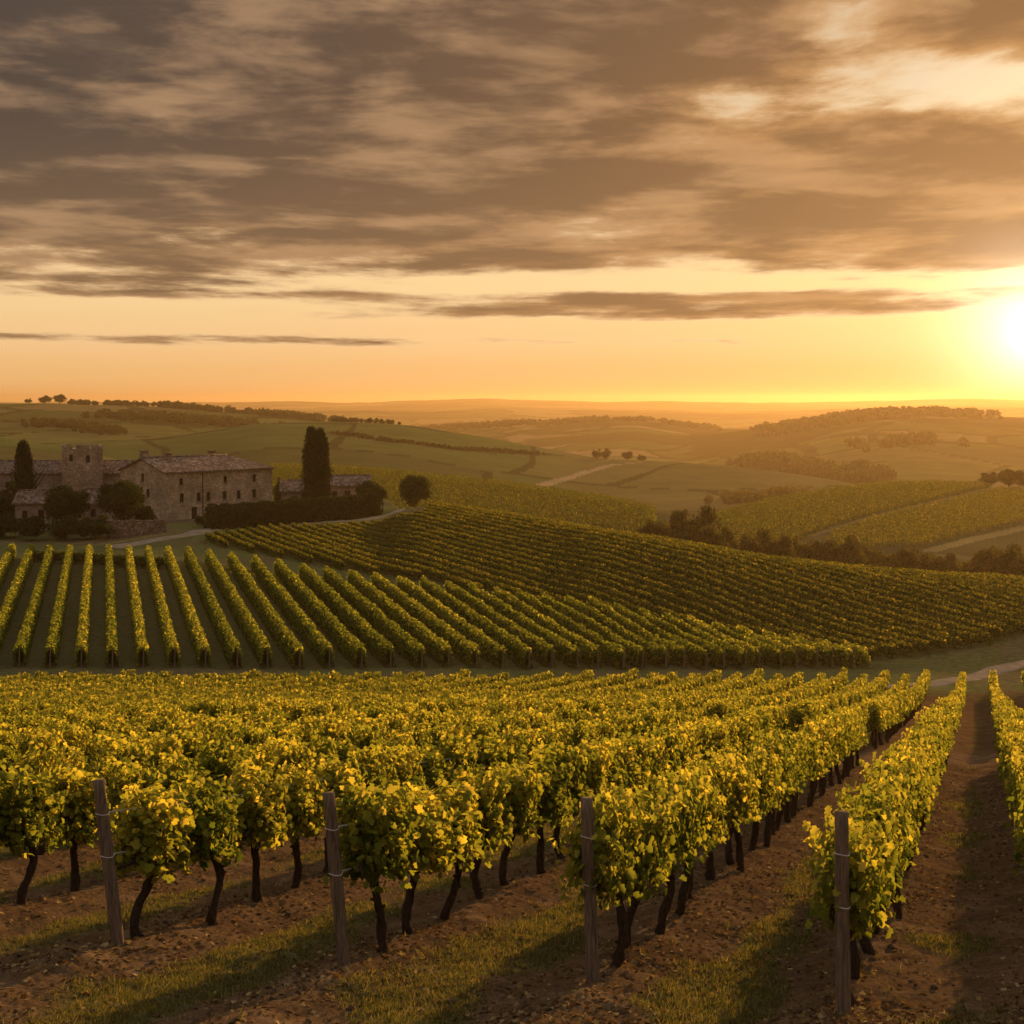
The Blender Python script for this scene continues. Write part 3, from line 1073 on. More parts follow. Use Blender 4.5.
rp, rd_ = np.array([q[2] for q in REST]), RNG
nl = 200
nv = len(REST)
lx = RNG.uniform(-.55, .55, (nv, nl))
hh = 1.42 + .05 * RNG.normal(size=(nv, 1)) + .06 * np.sin(lx * 8 + RNG.uniform(0, 6, (nv, 1)))
lz = .48 + (hh - .48) * RNG.random((nv, nl)) ** .62
ly = RNG.choice([-1, 1], (nv, nl)) * RNG.uniform(.02, .21, (nv, nl)) * (1 - .45 * ss(lz, 1.3, 1.8))
gz = H(rp[:, 0], rp[:, 1])
wx = rp[:, 0:1] + ROW_D[0] * lx + ROW_N[0] * ly
wy = rp[:, 1:2] + ROW_D[1] * lx + ROW_N[1] * ly
wz = gz[:, None] + lz + SL * lx
C = np.stack([wx, wy, wz], -1).reshape(-1, 3)
sgn = np.sign(ly).reshape(-1, 1)
Nn = sgn * np.array([[ROW_N[0], ROW_N[1], 0]]) + np.array([[0, 0, .6]]) + RNG.normal(0, .45, C.shape)
half_row = np.array([0.0 if isinstance(q[0], int) else 1.0 for q in REST])
C[:, 2] -= np.repeat(half_row, nl) * .16 * np.clip((lz.ravel() - .4), 0, 1)
V1, F1 = quad_leaves(C, Nn, DOWN + RNG.normal(0, .5, C.shape), RNG.uniform(.10, .17, len(C)))
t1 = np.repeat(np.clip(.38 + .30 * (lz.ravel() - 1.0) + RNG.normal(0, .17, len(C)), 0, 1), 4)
# solid dark blocks added inside the canopies to stop light and darken the sides
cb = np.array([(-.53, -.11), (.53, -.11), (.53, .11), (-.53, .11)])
def shade_block(zz, sc):
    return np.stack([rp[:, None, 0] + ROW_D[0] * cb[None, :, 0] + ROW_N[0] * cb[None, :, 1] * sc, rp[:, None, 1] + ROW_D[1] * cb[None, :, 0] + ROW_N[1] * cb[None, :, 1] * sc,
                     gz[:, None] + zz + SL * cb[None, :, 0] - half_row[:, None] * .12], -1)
HV = np.concatenate([shade_block(.55, .8), shade_block(.9, 1.1), shade_block(1.20, .7)], 1).reshape(-1, 3)
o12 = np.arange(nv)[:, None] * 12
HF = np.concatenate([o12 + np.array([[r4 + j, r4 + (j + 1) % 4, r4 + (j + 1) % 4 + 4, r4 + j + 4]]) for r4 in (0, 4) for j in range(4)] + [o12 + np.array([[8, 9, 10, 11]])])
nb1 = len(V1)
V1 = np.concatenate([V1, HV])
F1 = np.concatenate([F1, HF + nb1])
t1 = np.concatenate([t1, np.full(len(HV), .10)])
# their stems: thin four-sided posts of old wood
a_ = np.array([(-.035, -.035), (.035, -.035), (.035, .035), (-.035, .035)])
base = np.stack([rp[:, None, 0] + a_[None, :, 0], rp[:, None, 1] + a_[None, :, 1], np.repeat(gz[:, None] - .1, 4, 1)], -1)
topv = base + np.array([0, 0, .9]) + np.stack([RNG.normal(0, .05, (nv, 1)), RNG.normal(0, .05, (nv, 1)), np.zeros((nv, 1))], -1)
SV = np.concatenate([base, topv], 1).reshape(-1, 3)
o8 = np.arange(nv)[:, None] * 8
SF = np.concatenate([o8 + np.array([[j, (j + 1) % 4, (j + 1) % 4 + 4, j + 4]]) for j in range(4)])
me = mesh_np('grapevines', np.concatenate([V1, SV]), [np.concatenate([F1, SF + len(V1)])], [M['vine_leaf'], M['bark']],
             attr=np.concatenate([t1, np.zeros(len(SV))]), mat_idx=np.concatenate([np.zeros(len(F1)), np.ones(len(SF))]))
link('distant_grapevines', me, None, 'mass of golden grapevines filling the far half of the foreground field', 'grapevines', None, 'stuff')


# ------------------------------------------------------------------ hedge-like vine rows on the slopes
def hedge_leaves(pts, dirv, height, width, density, size, rng, low=.25):
    """leaf quads round a row given as sampled centre points (n,2) 'step' apart"""
    n = len(pts)
    k = density
    d = np.repeat(dirv[None], n * k, 0)
    nrm = np.stack([d[:, 1], -d[:, 0]], 1)
    c = np.repeat(pts, k, 0) + d * rng.uniform(-.2, .2, (n * k, 1))
    bulge = 1 + .10 * fbm(c[:, 0] * .9, c[:, 1] * .9, 2, 7)
    hgt = height * (1 + .16 * fbm(c[:, 0] * 1.3, c[:, 1] * 1.3, 2, 9))
    a = rng.uniform(-.25, math.pi + .25, n * k)
    r = rng.uniform(.72, 1.05, n * k) * bulge
    ox = np.cos(a) * r * width * .5
    # box-like hedge profile
    ox = np.sign(ox) * width * .5 * np.minimum(np.abs(ox) / (width * .5) * 1.25, 1.05)
    oz = low + (hgt - low) * np.clip(.12 + np.sin(a) * r * 1.0, 0, 1.05)
    weak = fbm(c[:, 0] * .45, c[:, 1] * .45, 2, 19)
    hgt = hgt * (1 - .40 * ss(weak, .16, .30)) + np.where(rng.random(n * k) < .05, rng.uniform(0, .28, n * k), 0)
    gz_ = H(c[:, 0], c[:, 1])
    C = np.stack([c[:, 0] + nrm[:, 0] * ox, c[:, 1] + nrm[:, 1] * ox, gz_ + oz], 1)
    N = np.stack([nrm[:, 0] * np.cos(a), nrm[:, 1] * np.cos(a), np.maximum(np.sin(a), .1)], 1) + rng.normal(0, .42, (n * k, 3))
    T = DOWN + rng.normal(0, .55, (n * k, 3))
    V, Fq = quad_leaves(C, N, T, rng.uniform(.75, 1.25, n * k) * size)
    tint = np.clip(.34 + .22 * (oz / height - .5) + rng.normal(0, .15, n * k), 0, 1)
    return V, Fq, np.repeat(tint, 4)


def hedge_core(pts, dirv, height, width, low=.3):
    """solid dark body added inside the row so that no light passes through"""
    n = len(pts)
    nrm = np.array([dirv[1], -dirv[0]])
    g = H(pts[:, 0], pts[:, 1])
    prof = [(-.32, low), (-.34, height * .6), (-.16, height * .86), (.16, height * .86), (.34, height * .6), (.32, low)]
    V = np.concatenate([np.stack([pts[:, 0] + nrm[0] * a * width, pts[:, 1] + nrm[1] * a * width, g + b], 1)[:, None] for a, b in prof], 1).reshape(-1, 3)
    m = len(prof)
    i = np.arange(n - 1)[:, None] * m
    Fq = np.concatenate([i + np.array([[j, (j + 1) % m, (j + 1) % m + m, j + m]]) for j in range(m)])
    return V, Fq, np.full(len(V), .02)  # darkest leaf tint, painted in for the shade inside the row


def rows_in(poly, dirv, spacing, step=.4, phase=0.0, offsets=None):
    dirv = dirv / np.linalg.norm(dirv)
    nrm = np.array([dirv[1], -dirv[0]])
    w = poly @ nrm
    s = poly @ dirv
    out = []
    for o in (np.arange(w.min() + phase, w.max(), spacing) if offsets is None else offsets):
        t = np.arange(s.min(), s.max(), step)
        p = t[:, None] * dirv + o * nrm
        ok = inside(poly, p[:, 0], p[:, 1])
        i = 0
        while i < len(ok):
            if ok[i]:
                j = i
                while j < len(ok) and ok[j]:
                    j += 1
                if j - i > 8:
                    out.append((o, p[i:j]))
                i = j
            else:
                i += 1
    return dirv, out


def in_view(p, m=.37):
    return bool(np.any(np.abs(p[:, 0] / p[:, 1]) < m))


mid_dir = np.array([-.279, .960])
mid_dir = mid_dir / np.linalg.norm(mid_dir)
_offs, _x = [], -59.1
while _x < 28:                                   # planted closer towards the right end of the field
    _offs.append(np.array([_x, 99.6]) @ np.array([mid_dir[1], -mid_dir[0]]))
    _x += float(np.interp(_x, [-12, -2, 8, 20], [2.2, 1.85, 1.5, 1.25]))
mid_dir, mid_rows = rows_in(FIELD['middle'], mid_dir, 2.13, .4, .55, _offs)
mid_rows = [(o, p) for o, p in mid_rows if in_view(p)]
mid_rows.sort(key=lambda q: q[1][0][0])
for i, (o, p) in enumerate(mid_rows):
    rng = np.random.default_rng(1000 + i)
    p = p[1:] if i % 2 else p
    wd = float(np.interp(p[0][0], [-12, 20], [.78, .56]))
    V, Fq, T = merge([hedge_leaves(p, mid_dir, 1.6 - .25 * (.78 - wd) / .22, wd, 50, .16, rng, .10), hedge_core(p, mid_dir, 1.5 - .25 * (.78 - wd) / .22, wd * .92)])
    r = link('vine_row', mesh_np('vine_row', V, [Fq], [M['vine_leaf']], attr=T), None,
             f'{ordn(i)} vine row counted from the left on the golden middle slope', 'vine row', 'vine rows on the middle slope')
    e = p[0] - mid_dir * .35
    zb = hz(e[0], e[1])
    b = MB()
    b.tube([(e[0], e[1], zb - .2), (e[0] + .03, e[1], zb + 1.5)], [.06, .05], 7)
    link('end_post', b.mesh('end_post', M['post_wood']), r)

cp = np.array([ground_at(a, b, ymin=98, ymax=260)[:2] for a, b in ((30, 562), (75, 564), (120, 567), (165, 569))])
cl = np.concatenate([np.linspace(cp[i], cp[i + 1], 20, endpoint=False) for i in range(3)])
rng = np.random.default_rng(77)
cd = (cp[-1] - cp[0]) / np.linalg.norm(cp[-1] - cp[0])
V, Fq, T = merge([hedge_leaves(cl, cd, 1.2, .6, 26, .24, rng), hedge_core(cl, cd, 1.1, .55)])
link('vine_row', mesh_np('vine_row', V, [Fq], [M['hedge_leaf']], attr=T), None,
     'low vine row running crosswise behind the tops of the middle slope rows', 'vine row', 'vine rows on the middle slope')

hill_dir, hill_rows = rows_in(FIELD['dark'], np.array([.447, -.894]), 1.55, .5, .3)
hill_rows = [(o, p) for o, p in hill_rows if in_view(p)]
hill_rows.sort(key=lambda q: q[0])
seen = {}
for i, (o, p) in enumerate(hill_rows):
    rng = np.random.default_rng(2000 + i)
    V, Fq, T = merge([hedge_leaves(p, hill_dir, 1.0, .50, 32, .15, rng, .12), hedge_core(p, hill_dir, .92, .46)])
    link('vine_row', mesh_np('vine_row', V, [Fq], [M['hedge_leaf']], attr=T), None,
         f'{ordn(i)} vine row up from the foot of the dark hillside', 'vine row', 'vine rows on the dark hillside')


# far vineyards: masses of rows
def far_vineyard(poly, dirv, spacing, label, height=1.5, width=.8, dens=16, size=.30, step=.8):
    d, rows = rows_in(poly, np.array(dirv), spacing, step)
    rng = np.random.default_rng(len(rows))
    parts = [hedge_leaves(p, d, height, width, dens, size, rng) for o, p in rows]
    if not parts:
        return
    V, Fq, T = merge(parts)
    link('far_vineyard', mesh_np('far_vineyard', V, [Fq], [M['hedge_leaf']], attr=T), None, label, 'vineyard', None, 'stuff')


def ridge_d(name, px, plus=0):
    c = [r for r in RIDGES if r[0] == name][0][1]
    D = np.interp(px, c[:, 0], c[:, 2]) + plus
    return ((px - 512) / F * D, D)


poly = np.array([ridge_d('green_hill', a, 6) for a in (270, 331, 397, 500, 601, 655)] + [ridge_d('green_hill', a, -60) for a in (655, 601)] + [ridge_d('green_hill', a, -120) for a in (500, 397, 331, 270)])
far_vineyard(poly, (.75, -.66), 2.6, 'green far vineyard sloping down behind the crest with the lone round tree')
poly = np.array([ridge_d('right_hill', a, 6) for a in (715, 760, 820, 880, 930, 985)] + FIELD['rightline'][::-1] + [ridge_d('right_hill', a, -95) for a in (790, 730)])
far_vineyard(poly, (.93, .36), 2.6, 'upper far vineyard on the round sunlit hill at right')
poly = np.array([(p[0] + 3, p[1] - 3) for p in FIELD['rightline']] + [ridge_d('right_hill', 1060, -5)] + [(p[0], p[1] + 4) for p in FIELD['rightedge'][::-1]] + [ridge_d('right_hill', 840, -125)])
far_vineyard(poly, (.86, .5), 2.6, 'lower far vineyard above the hedge trees at right')


# ------------------------------------------------------------------ posts and wires
def post(px_top, py_top, k, h, r, label, notch=True):
    p = row_start(k)
    z = hz(*p)
    root = link('end_post', None, None, label, 'post', 'wooden end posts of the vine rows', loc=(p[0], p[1], z))
    tx = (px_top - 512) / F * p[1] - p[0]
    rng = random.Random(k + 40)
    b = MB()
    pts, rad = [], []
    for i in range(15):
        t = i / 14
        pts.append((tx * t + rng.uniform(-.003, .003), .05 * t, -.35 * (1 - t) + (h * t if t > 0 else 0) if i else -.35))
        rad.append(r * (1.06 - .12 * t) + rng.uniform(-.003, .003))
    pts = [(tx * (z_ / h), .05 * z_ / h, z_) for z_ in np.linspace(-.35, h, 15)]
    b.tube(pts, rad, 12, .05, rng)
    # drying cracks and a chipped head
    for i in range(4):
        a = rng.uniform(0, 6.28)
        z0 = rng.uniform(.2, h - .6)
        b.tube([(tx * q / h + math.cos(a) * r * .97, .05 * q / h + math.sin(a) * r * .97, q) for q in (z0, z0 + .2, z0 + .45)], [.004, .009, .003], 5)
    link('shaft', b.mesh('shaft', M['post_wood'], True), root)
    for zz in (h - .33, h - .75):
        b = MB()
        ring = [(tx * zz / h + math.cos(a) * r * 1.04, .05 * zz / h + math.sin(a) * r * 1.04, zz + .006 * math.sin(a * 2)) for a in np.linspace(0, 2 * math.pi, 17)]
        b.tube(ring, .006, 5, cap=False)
        link('wire_loop', b.mesh('wire_loop', M['wire']), root)
    return p, z, tx, h


post_info = [post(843, 812, 0, 1.60, .058, 'upright weathered wooden post at the head of the rightmost near row'),
             post(587, 797, 1, 1.60, .058, 'straight grey wooden post at the head of the centre row'),
             post(328, 784, 2, 1.60, .060, 'slightly tilted wooden post left of centre with sunlit top'),
             post(97, 771, 3, 1.62, .063, 'leaning wooden post at far left, tilted to the left')]
WN = {0: 'the upright right post', 1: 'the centre post', 2: 'the tilted post left of centre', 3: 'the leaning left post'}
for k, (p, z, tx, h) in enumerate(post_info):
    for nm, zz in (('upper', h - .33), ('lower', h - .75)):
        pts = []
        for s in np.linspace(0, 16, 33):
            q = np.array(p) + ROW_D * s
            f = max(0, 1 - s / 3)
            pts.append((q[0] + tx * zz / h * f, q[1] + .05 * f, hz(*p) + zz - .186 * ROW_D[1] * s * 1.02 - .03 * math.sin(s * math.pi / 4) ** 2))
        b = MB()
        b.tube(pts, .0075, 5)
        link('trellis_wire', b.mesh('trellis_wire', M['wire']), None, f'{nm} steel trellis wire running back from {WN[k]}', 'wire', 'trellis wires')
for i, (pxx, pyy, hh_) in enumerate(((129, 874, .9), (149, 858, .8))):
    g = ground_at(pxx, pyy)
    b = MB()
    b.tube([(0, 0, -.2), (.01, 0, hh_ * .5), (0, .01, hh_)], [.022, .02, .02], 7)
    link('stake', b.mesh('stake', M['post_wood']), None, ('thin wooden stake just right of the leaning post', 'shorter thin stake beside the gap right of the leaning post')[i], 'stake', 'thin stakes', loc=g)

# ------------------------------------------------------------------ ground cover near the camera
rng = np.random.default_rng(3)
n = 110000
yy = 9 + 31 * rng.random(n) ** 1.5
xx = rng.uniform(-.42, .42, n) * yy
gm = grass_mask(xx, yy)
keep = rng.random(n) < gm * .9 + .01
xx, yy = xx[keep], yy[keep]
nb_ = 7
bx = np.repeat(xx, nb_) + rng.normal(0, .035, len(xx) * nb_)
by = np.repeat(yy, nb_) + rng.normal(0, .035, len(xx) * nb_)
bz = H(bx, by) - .01
hgt = rng.uniform(.02, .065, len(bx)) * (1 + .6 * np.repeat(rng.random(len(xx)) < .12, nb_))
ang = rng.uniform(0, 6.28, len(bx))
lean = rng.normal(0, .5, (len(bx), 2)) * hgt[:, None]
w_ = rng.uniform(.004, .008, len(bx))
dx, dy = np.cos(ang) * w_, np.sin(ang) * w_
V = np.stack([np.stack([bx - dx, by - dy, bz], 1), np.stack([bx + dx, by + dy, bz], 1), np.stack([bx + lean[:, 0], by + lean[:, 1], bz + hgt], 1)], 1).reshape(-1, 3)
t_ = np.repeat(np.clip(rng.normal(.45, .25, len(bx)), 0, 1), 3)
link('grass', mesh_np('grass', V, [np.arange(len(V)).reshape(-1, 3)], [M['grass_blade']], attr=t_), None, 'short patchy grass between the vine rows', 'grass', None, 'stuff')

n = 75000
yy = 9 + 30 * rng.random(n) ** 1.6
xx = rng.uniform(-.42, .42, n) * yy
keep = rng.random(n) < np.clip(.35 + fbm(xx * .8, yy * .8, 3, 131) * 2.5 + .4 * np.exp(-(row_dist(xx, yy) / .6) ** 2), .05, 1)
xx, yy = xx[keep], yy[keep]
C = np.stack([xx, yy, H(xx, yy) + .012], 1)
Nn = np.array([0, 0, 1.0]) + rng.normal(0, .38, C.shape)
V, Fq = quad_leaves(C, Nn, rng.normal(size=C.shape), rng.uniform(.018, .060, len(C)), fold=.3)
t_ = np.repeat(np.clip(rng.normal(.42, .25, len(C)), 0, 1), 4)
link('leaf_litter', mesh_np('leaf_litter', V, [Fq], [M['litter']], attr=t_), None, 'dry brown leaves scattered on the soil', 'fallen leaves', None, 'stuff')

# clods of earth
g_ = (1 + 5 ** .5) / 2
ICO = norm(np.array([(-1, g_, 0), (1, g_, 0), (-1, -g_, 0), (1, -g_, 0), (0, -1, g_), (0, 1, g_), (0, -1, -g_), (0, 1, -g_), (g_, 0, -1), (g_, 0, 1), (-g_, 0, -1), (-g_, 0, 1)], float))
ICF = np.array([(0, 11, 5), (0, 5, 1), (0, 1, 7), (0, 7, 10), (0, 10, 11), (1, 5, 9), (5, 11, 4), (11, 10, 2), (10, 7, 6), (7, 1, 8), (3, 9, 4), (3, 4, 2), (3, 2, 6), (3, 6, 8), (3, 8, 9), (4, 9, 5), (2, 4, 11), (6, 2, 10), (8, 6, 7), (9, 8, 1)])
n = 1500
yy = 9 + 26 * rng.random(n) ** 1.7
xx = rng.uniform(-.42, .42, n) * yy
sz = .010 + .034 * rng.random(n) ** 5
V = (ICO[None] * rng.uniform(.6, 1.25, (n, 12, 1)) * np.array([1, 1, .65])) * sz[:, None, None] + np.stack([xx, yy, H(xx, yy) + sz * .25], 1)[:, None, :]
link('dirt_clods', mesh_np('dirt_clods', V.reshape(-1, 3), [(np.arange(n)[:, None, None] * 12 + ICF[None]).reshape(-1, 3)], [M['clod']]), None,
     'small clods of brown earth scattered on the soil', 'soil', None, 'stuff')


# ------------------------------------------------------------------ trees
def crown_mesh(seed, nblob, nleaf, leaf, mat, w=1.0, base=.18, flat=1.0, shape='round'):
    """crown of unit height: leaf quads on irregular clumps"""
    rng = np.random.default_rng(seed)
    C, N, T = [], [], []
    for i in range(nblob):
        if shape == 'round':
            d = norm(rng.normal(size=3) * np.array([1, 1, .8]))
            rr = rng.uniform(.25, .80)
            c = np.array([d[0] * rr * .5 * w, d[1] * rr * .5 * w, base + (1 - base) * (.5 + .5 * d[2] * rr)])
            br = rng.uniform(.11, .21) * (1.15 - .5 * max(0, d[2] * rr))
        else:                                          # column
            z = rng.uniform(base, .97)
            prof = min(1, (1.02 - z) / .42) ** .75 * min(1, (z - base + .12) / .16)
            a = rng.uniform(0, 6.28)
            rr = prof * rng.uniform(.3, .75) * .5 * w
            c = np.array([math.cos(a) * rr, math.sin(a) * rr, z])
            br = .05 + .35 * prof * .5 * w
        k = nleaf // nblob
        dd = rand_dir(k, rng)
        dd[:, 2] *= .8 if shape == 'round' else 1.4
        p = c + dd * br * rng.uniform(.55, 1.08, (k, 1)) * np.array([1, 1, flat])
        C.append(p)
        N.append(norm(dd) + rng.normal(0, .45, (k, 3)))
        T.append(np.clip(rng.normal(.45, .14) + rng.normal(0, .16, k), 0, 1))
    C, N, T = np.concatenate(C), np.concatenate(N), np.concatenate(T)
    V, Fq = quad_leaves(C, N, DOWN * .4 + rng.normal(0, .8, C.shape), rng.uniform(.7, 1.3, len(C)) * leaf)
    return mesh_np('crown', V, [Fq], [mat], attr=np.repeat(T, 4))


def trunk_mesh(seed, h=.55, r=.035):
    rng = random.Random(seed)
    b = MB()
    lx, ly = rng.uniform(-.04, .04), rng.uniform(-.04, .04)
    b.tube([(0, 0, -.06), (lx * .3, ly * .3, .12), (lx, ly, .3), (lx * 1.5, ly * 1.2, h)], [r * 1.3, r, r * .8, r * .4], 8, .06, rng)
    for i in range(6):
        a = i * 1.05 + rng.uniform(-.3, .3)
        z0 = rng.uniform(.2, .42)
        L = rng.uniform(.18, .34)
        b.tube([(lx, ly, z0), (lx + math.cos(a) * L * .55, ly + math.sin(a) * L * .55, z0 + L * .5), (lx + math.cos(a) * L, ly + math.sin(a) * L, z0 + L * 1.1)], [r * .5, r * .3, r * .12], 5)
    return b.mesh('trunk', M['tree_bark'], True)


CROWN = [crown_mesh(500 + i, 46, 9000, .034, M['tree_leaf']) for i in range(4)]
CROWNA = [crown_mesh(540 + i, 44, 8000, .038, M['autumn_leaf'], 1.1, base=.06) for i in range(4)]
BUSH = [crown_mesh(560 + i, 34, 6000, .042, M['tree_leaf'], 1.2, base=.0) for i in range(3)]
CYP = [crown_mesh(580 + i, 110, 14000, .018, M['cypress_leaf'], .26, base=.03, shape='column') for i in range(3)]
TTRUNK = [trunk_mesh(600 + i) for i in range(3)]


def tree(name, label, cat, x, y, h, w, crowns, seed, group=None, trunk=True, z=None):
    rng = random.Random(seed)
    z = hz(x, y) if z is None else z
    root = link(name, None, None, label, cat, group, loc=(x, y, z), rotz=rng.uniform(0, 6.28))
    c = link('crown', crowns[seed % len(crowns)], root)
    c.scale = (w, w * rng.uniform(.9, 1.1), h)
    if trunk:
        t = link('trunk', TTRUNK[seed % 3], root)
        t.scale = (h * .9, h * .9, h)
    return root


def at(px, dep):
    return (px - 512) / F * dep, dep


def tree_px(name, label, cat, px0, px1, py_top, dep, crowns, seed, group=None, trunk=True, wide=1.0):
    """height from the picture row of its top, standing on the land at that distance"""
    x, y = at((px0 + px1) / 2, dep)
    z = hz(x, y)
    h = -(py_top - HOR) / F * dep - z
    w = (px1 - px0) / F * dep * wide
    return tree(name, label, cat, x, y, max(h, .8), w, crowns, seed, group, trunk, z)


# cypresses
def cypress(label, pxc, py_top, dep, wpx, seeds, group='cypresses by the farm'):
    x, y = at(pxc, dep)
    z = hz(x, y)
    root = link('cypress_tree', None, None, label, 'cypress', group, loc=(x, y, z))
    for dxp, top, s, wf in seeds:
        h = -(top - HOR) / F * dep - z
        c = link('crown', CYP[s % 3], root)
        w = wpx * wf / F * dep / .26
        c.location = (dxp / F * dep, .3 * (s % 2), 0)
        c.scale = (w, w, h)
        t = link('trunk', TTRUNK[s % 3], root)
        t.location = c.location
        t.scale = (h * .35, h * .35, h * .5)
    return root


cypress('tall dark twin-topped cypress between the farmhouse and the low annex', 316, 429, 206, 20, [(-4.2, 428.5, 0, .88), (4, 431, 1, .95)])
cypress('tall dark cypress left of the crenellated tower', 23, 443, 200, 18, [(0, 443, 2, 1.05)])
tree_px('cypress_tree', 'small dark conifer beside the left cypress', 'cypress', 24, 34, 452, 201, CYP, 1, None, True, 2.6)
tree_px('oak_tree', 'dark round tree in front of the tower', 'tree', 43, 88, 481, 182, CROWN, 0)
tree_px('oak_tree', 'largest dark round tree in front of the gable end', 'tree', 98, 146, 477, 184, CROWN, 1)
tree_px('oak_tree', 'rounded lone tree at the end of the hedge on the crest', 'tree', 398, 432, 472, 216, CROWN, 2)
tree_px('oak_tree', 'squat round tree behind the right end of the hedge', 'tree', 354, 386, 479, 212, CROWN, 3)
tree_px('shrub', 'dark shrub left of the cypress at the left edge', 'shrub', -14, 18, 478, 192, BUSH, 0, None, False)
tree_px('shrub', 'low dark shrub at the left edge above the vine rows', 'shrub', -12, 22, 510, 178, BUSH, 1, None, False)
tree_px('shrub', 'dark shrub between left edge and stone shed', 'shrub', 16, 46, 512, 176, BUSH, 2, None, False)
tree_px('shrub', 'wide dark shrub left of the stone retaining wall', 'shrub', 50, 84, 512, 176, BUSH, 1, None, False)
tree_px('shrub', 'dark shrub touching the stone retaining wall', 'shrub', 78, 112, 513, 177, BUSH, 0, None, False)
tree_px('shrub', 'dark shrub at the foot of the gable corner', 'shrub', 134, 155, 502, 186, BUSH, 2, None, False)
tree_px('shrub', 'small potted-looking shrub at the foot of the facade drainpipe', 'shrub', 196, 207, 513, 191, BUSH, 0, None, False)
tree_px('shrub', 'small round shrub above the low annex roof', 'shrub', 274, 284, 474, 222, BUSH, 1, None, False)

# valley hedgerow trees below the right hill
VT = [(640, 664, 519, 205), (674, 712, 507, 212), (700, 722, 520, 205), (716, 738, 526, 215), (742, 766, 529, 220), (762, 790, 532, 216), (788, 812, 534, 226), (806, 832, 541, 216),
      (826, 856, 536, 212), (852, 872, 545, 220), (868, 892, 549, 216), (890, 916, 549, 212), (908, 938, 551, 218), (934, 958, 557, 212), (954, 984, 557, 215), (978, 1008, 547, 208), (1000, 1036, 545, 204)]
for i, (a, b, t, d) in enumerate(VT):
    lab = f'{ordn(i)} tree from the left in the hedgerow behind the dark hillside'
    tree_px('hedgerow_tree', lab, 'tree', a, b, t - 6, d, CROWNA, i, 'hedgerow trees in the valley', True, 1.5)
RT = [(980, 998, 471, 415, 'small tree left of the pair on the right hill crest'), (998, 1020, 465, 418, 'larger tree on the right hill crest at the edge'), (1016, 1040, 467, 414, 'tree cut by the right edge on the hill crest')]
for i, (a, b, t, d, lab) in enumerate(RT):
    tree_px('hilltop_tree', lab, 'tree', a, b, t, d, CROWNA, i + 1, 'trees on the right hill crest', True, 1.0)
for i, (a, b, t, d) in enumerate([(592, 602, 448, 765), (602, 611, 447, 765), (622, 633, 450, 760), (637, 646, 454, 755)]):
    tree_px('field_tree', f'{ordn(i)} small tree from the left beside the track on the far hill', 'tree', a, b, t, d, BUSH, i, 'trees by the far track', True, .95)
for i, (a, b, t, d) in enumerate([(25, 32, 398, 1300), (39, 52, 394.5, 1295), (53, 66, 393, 1295), (140, 148, 400, 1285), (150, 158, 401, 1280), (196, 206, 404, 1270), (226, 238, 409, 1255), (120, 132, 399.5, 1288)]):
    tree_px('hilltop_tree', f'{ordn(sorted([25, 39, 53, 140, 150, 196, 226, 120]).index(a))} distinct tree from the left on the far left hilltop', 'tree', a, b, t, d, BUSH, i, 'trees on the far left hilltop', True, .95)


# far woods as masses
def wood(label, pts, hgt, seed, per=1.0, mat='tree_leaf', leaf=.9, spread=10, depth=0, lines=1):
    rng = np.random.default_rng(seed)
    C, N, T = [], [], []
    P = np.array(pts)
    for ln in range(lines):
        for i in range(len(P) - 1):
            L = np.linalg.norm(P[i + 1] - P[i])
            for t in np.arange(0, 1, max(.003, hgt * .42 / per / L)):
                q = P[i] + (P[i + 1] - P[i]) * t
                if fbm(q[0] / (hgt * 9), q[1] / (hgt * 9) + ln * 5, 2, seed) < -.16:
                    continue
                p = q * (1 - depth * ln / np.linalg.norm(q)) + rng.normal(0, spread, 2)
                h = hgt * rng.uniform(.3, 1.0) ** .7 * 1.15
                g = hz(*p)
                k = 90
                d = rand_dir(k, rng)
                c = np.array([p[0], p[1], g + h * .42]) + d * np.array([h * .55, h * .55, h * .5]) * rng.uniform(.55, 1.05, (k, 1))
                C.append(c)
                N.append(d + rng.normal(0, .4, (k, 3)))
                T.append(np.clip(rng.normal(.45, .12) + rng.normal(0, .12, k), 0, 1))
    C, N, T = np.concatenate(C), np.concatenate(N), np.concatenate(T)
    V, Fq = quad_leaves(C, N, DOWN + rng.normal(0, .7, C.shape), rng.uniform(.7, 1.3, len(C)) * leaf)
    link('far_wood', mesh_np('far_wood', V, [Fq], [M[mat]], attr=np.repeat(T, 4)), None, label, 'wood', None, 'stuff')


def crest(name, pxs, plus=0):
    return [ridge_d(name, p, plus) for p in pxs]


wood('dark wood along the far left hilltop', crest('left_hill', [66, 120, 168], -4), 5.2, 1, 1.3, leaf=1.1, spread=5)
wood('dark wood descending the far left hill towards the middle', crest('left_hill', [160, 230, 290, 345], -6), 6.5, 2, 1.5, leaf=1.3, spread=6, depth=14, lines=2)
wood('hedge of trees trailing right from the far left wood', crest('track_hill', [330, 360, 396], 3), 3.0, 3, 1.1, leaf=.7, spread=2.5)
wood('wood along the crest of the hazy middle hill', crest('middle_hill', [400, 480, 540, 600, 660, 715], 0), 6, 4, 1.2, 'tree_leaf', 1.8, 10, 45, 3)
wood('wood along the crest of the glowing right hill', crest('woody_hill', [762, 800, 840, 880, 914], 0), 8, 5, 1.3, 'tree_leaf', 1.8, 10, 30, 6)
wood('second stretch of wood on the glowing right hill crest', crest('woody_hill', [918, 950, 980], 0), 9, 6, 1.4, 'tree_leaf', 1.8, 9, 30, 5)
wood('band of woodland below the glowing right hill', gp([(752, 463), (790, 468), (830, 474), (868, 482)], ymin=600, ymax=1400), 9, 7, 1.3, 'tree_leaf', 1.5, 9, 18, 3)
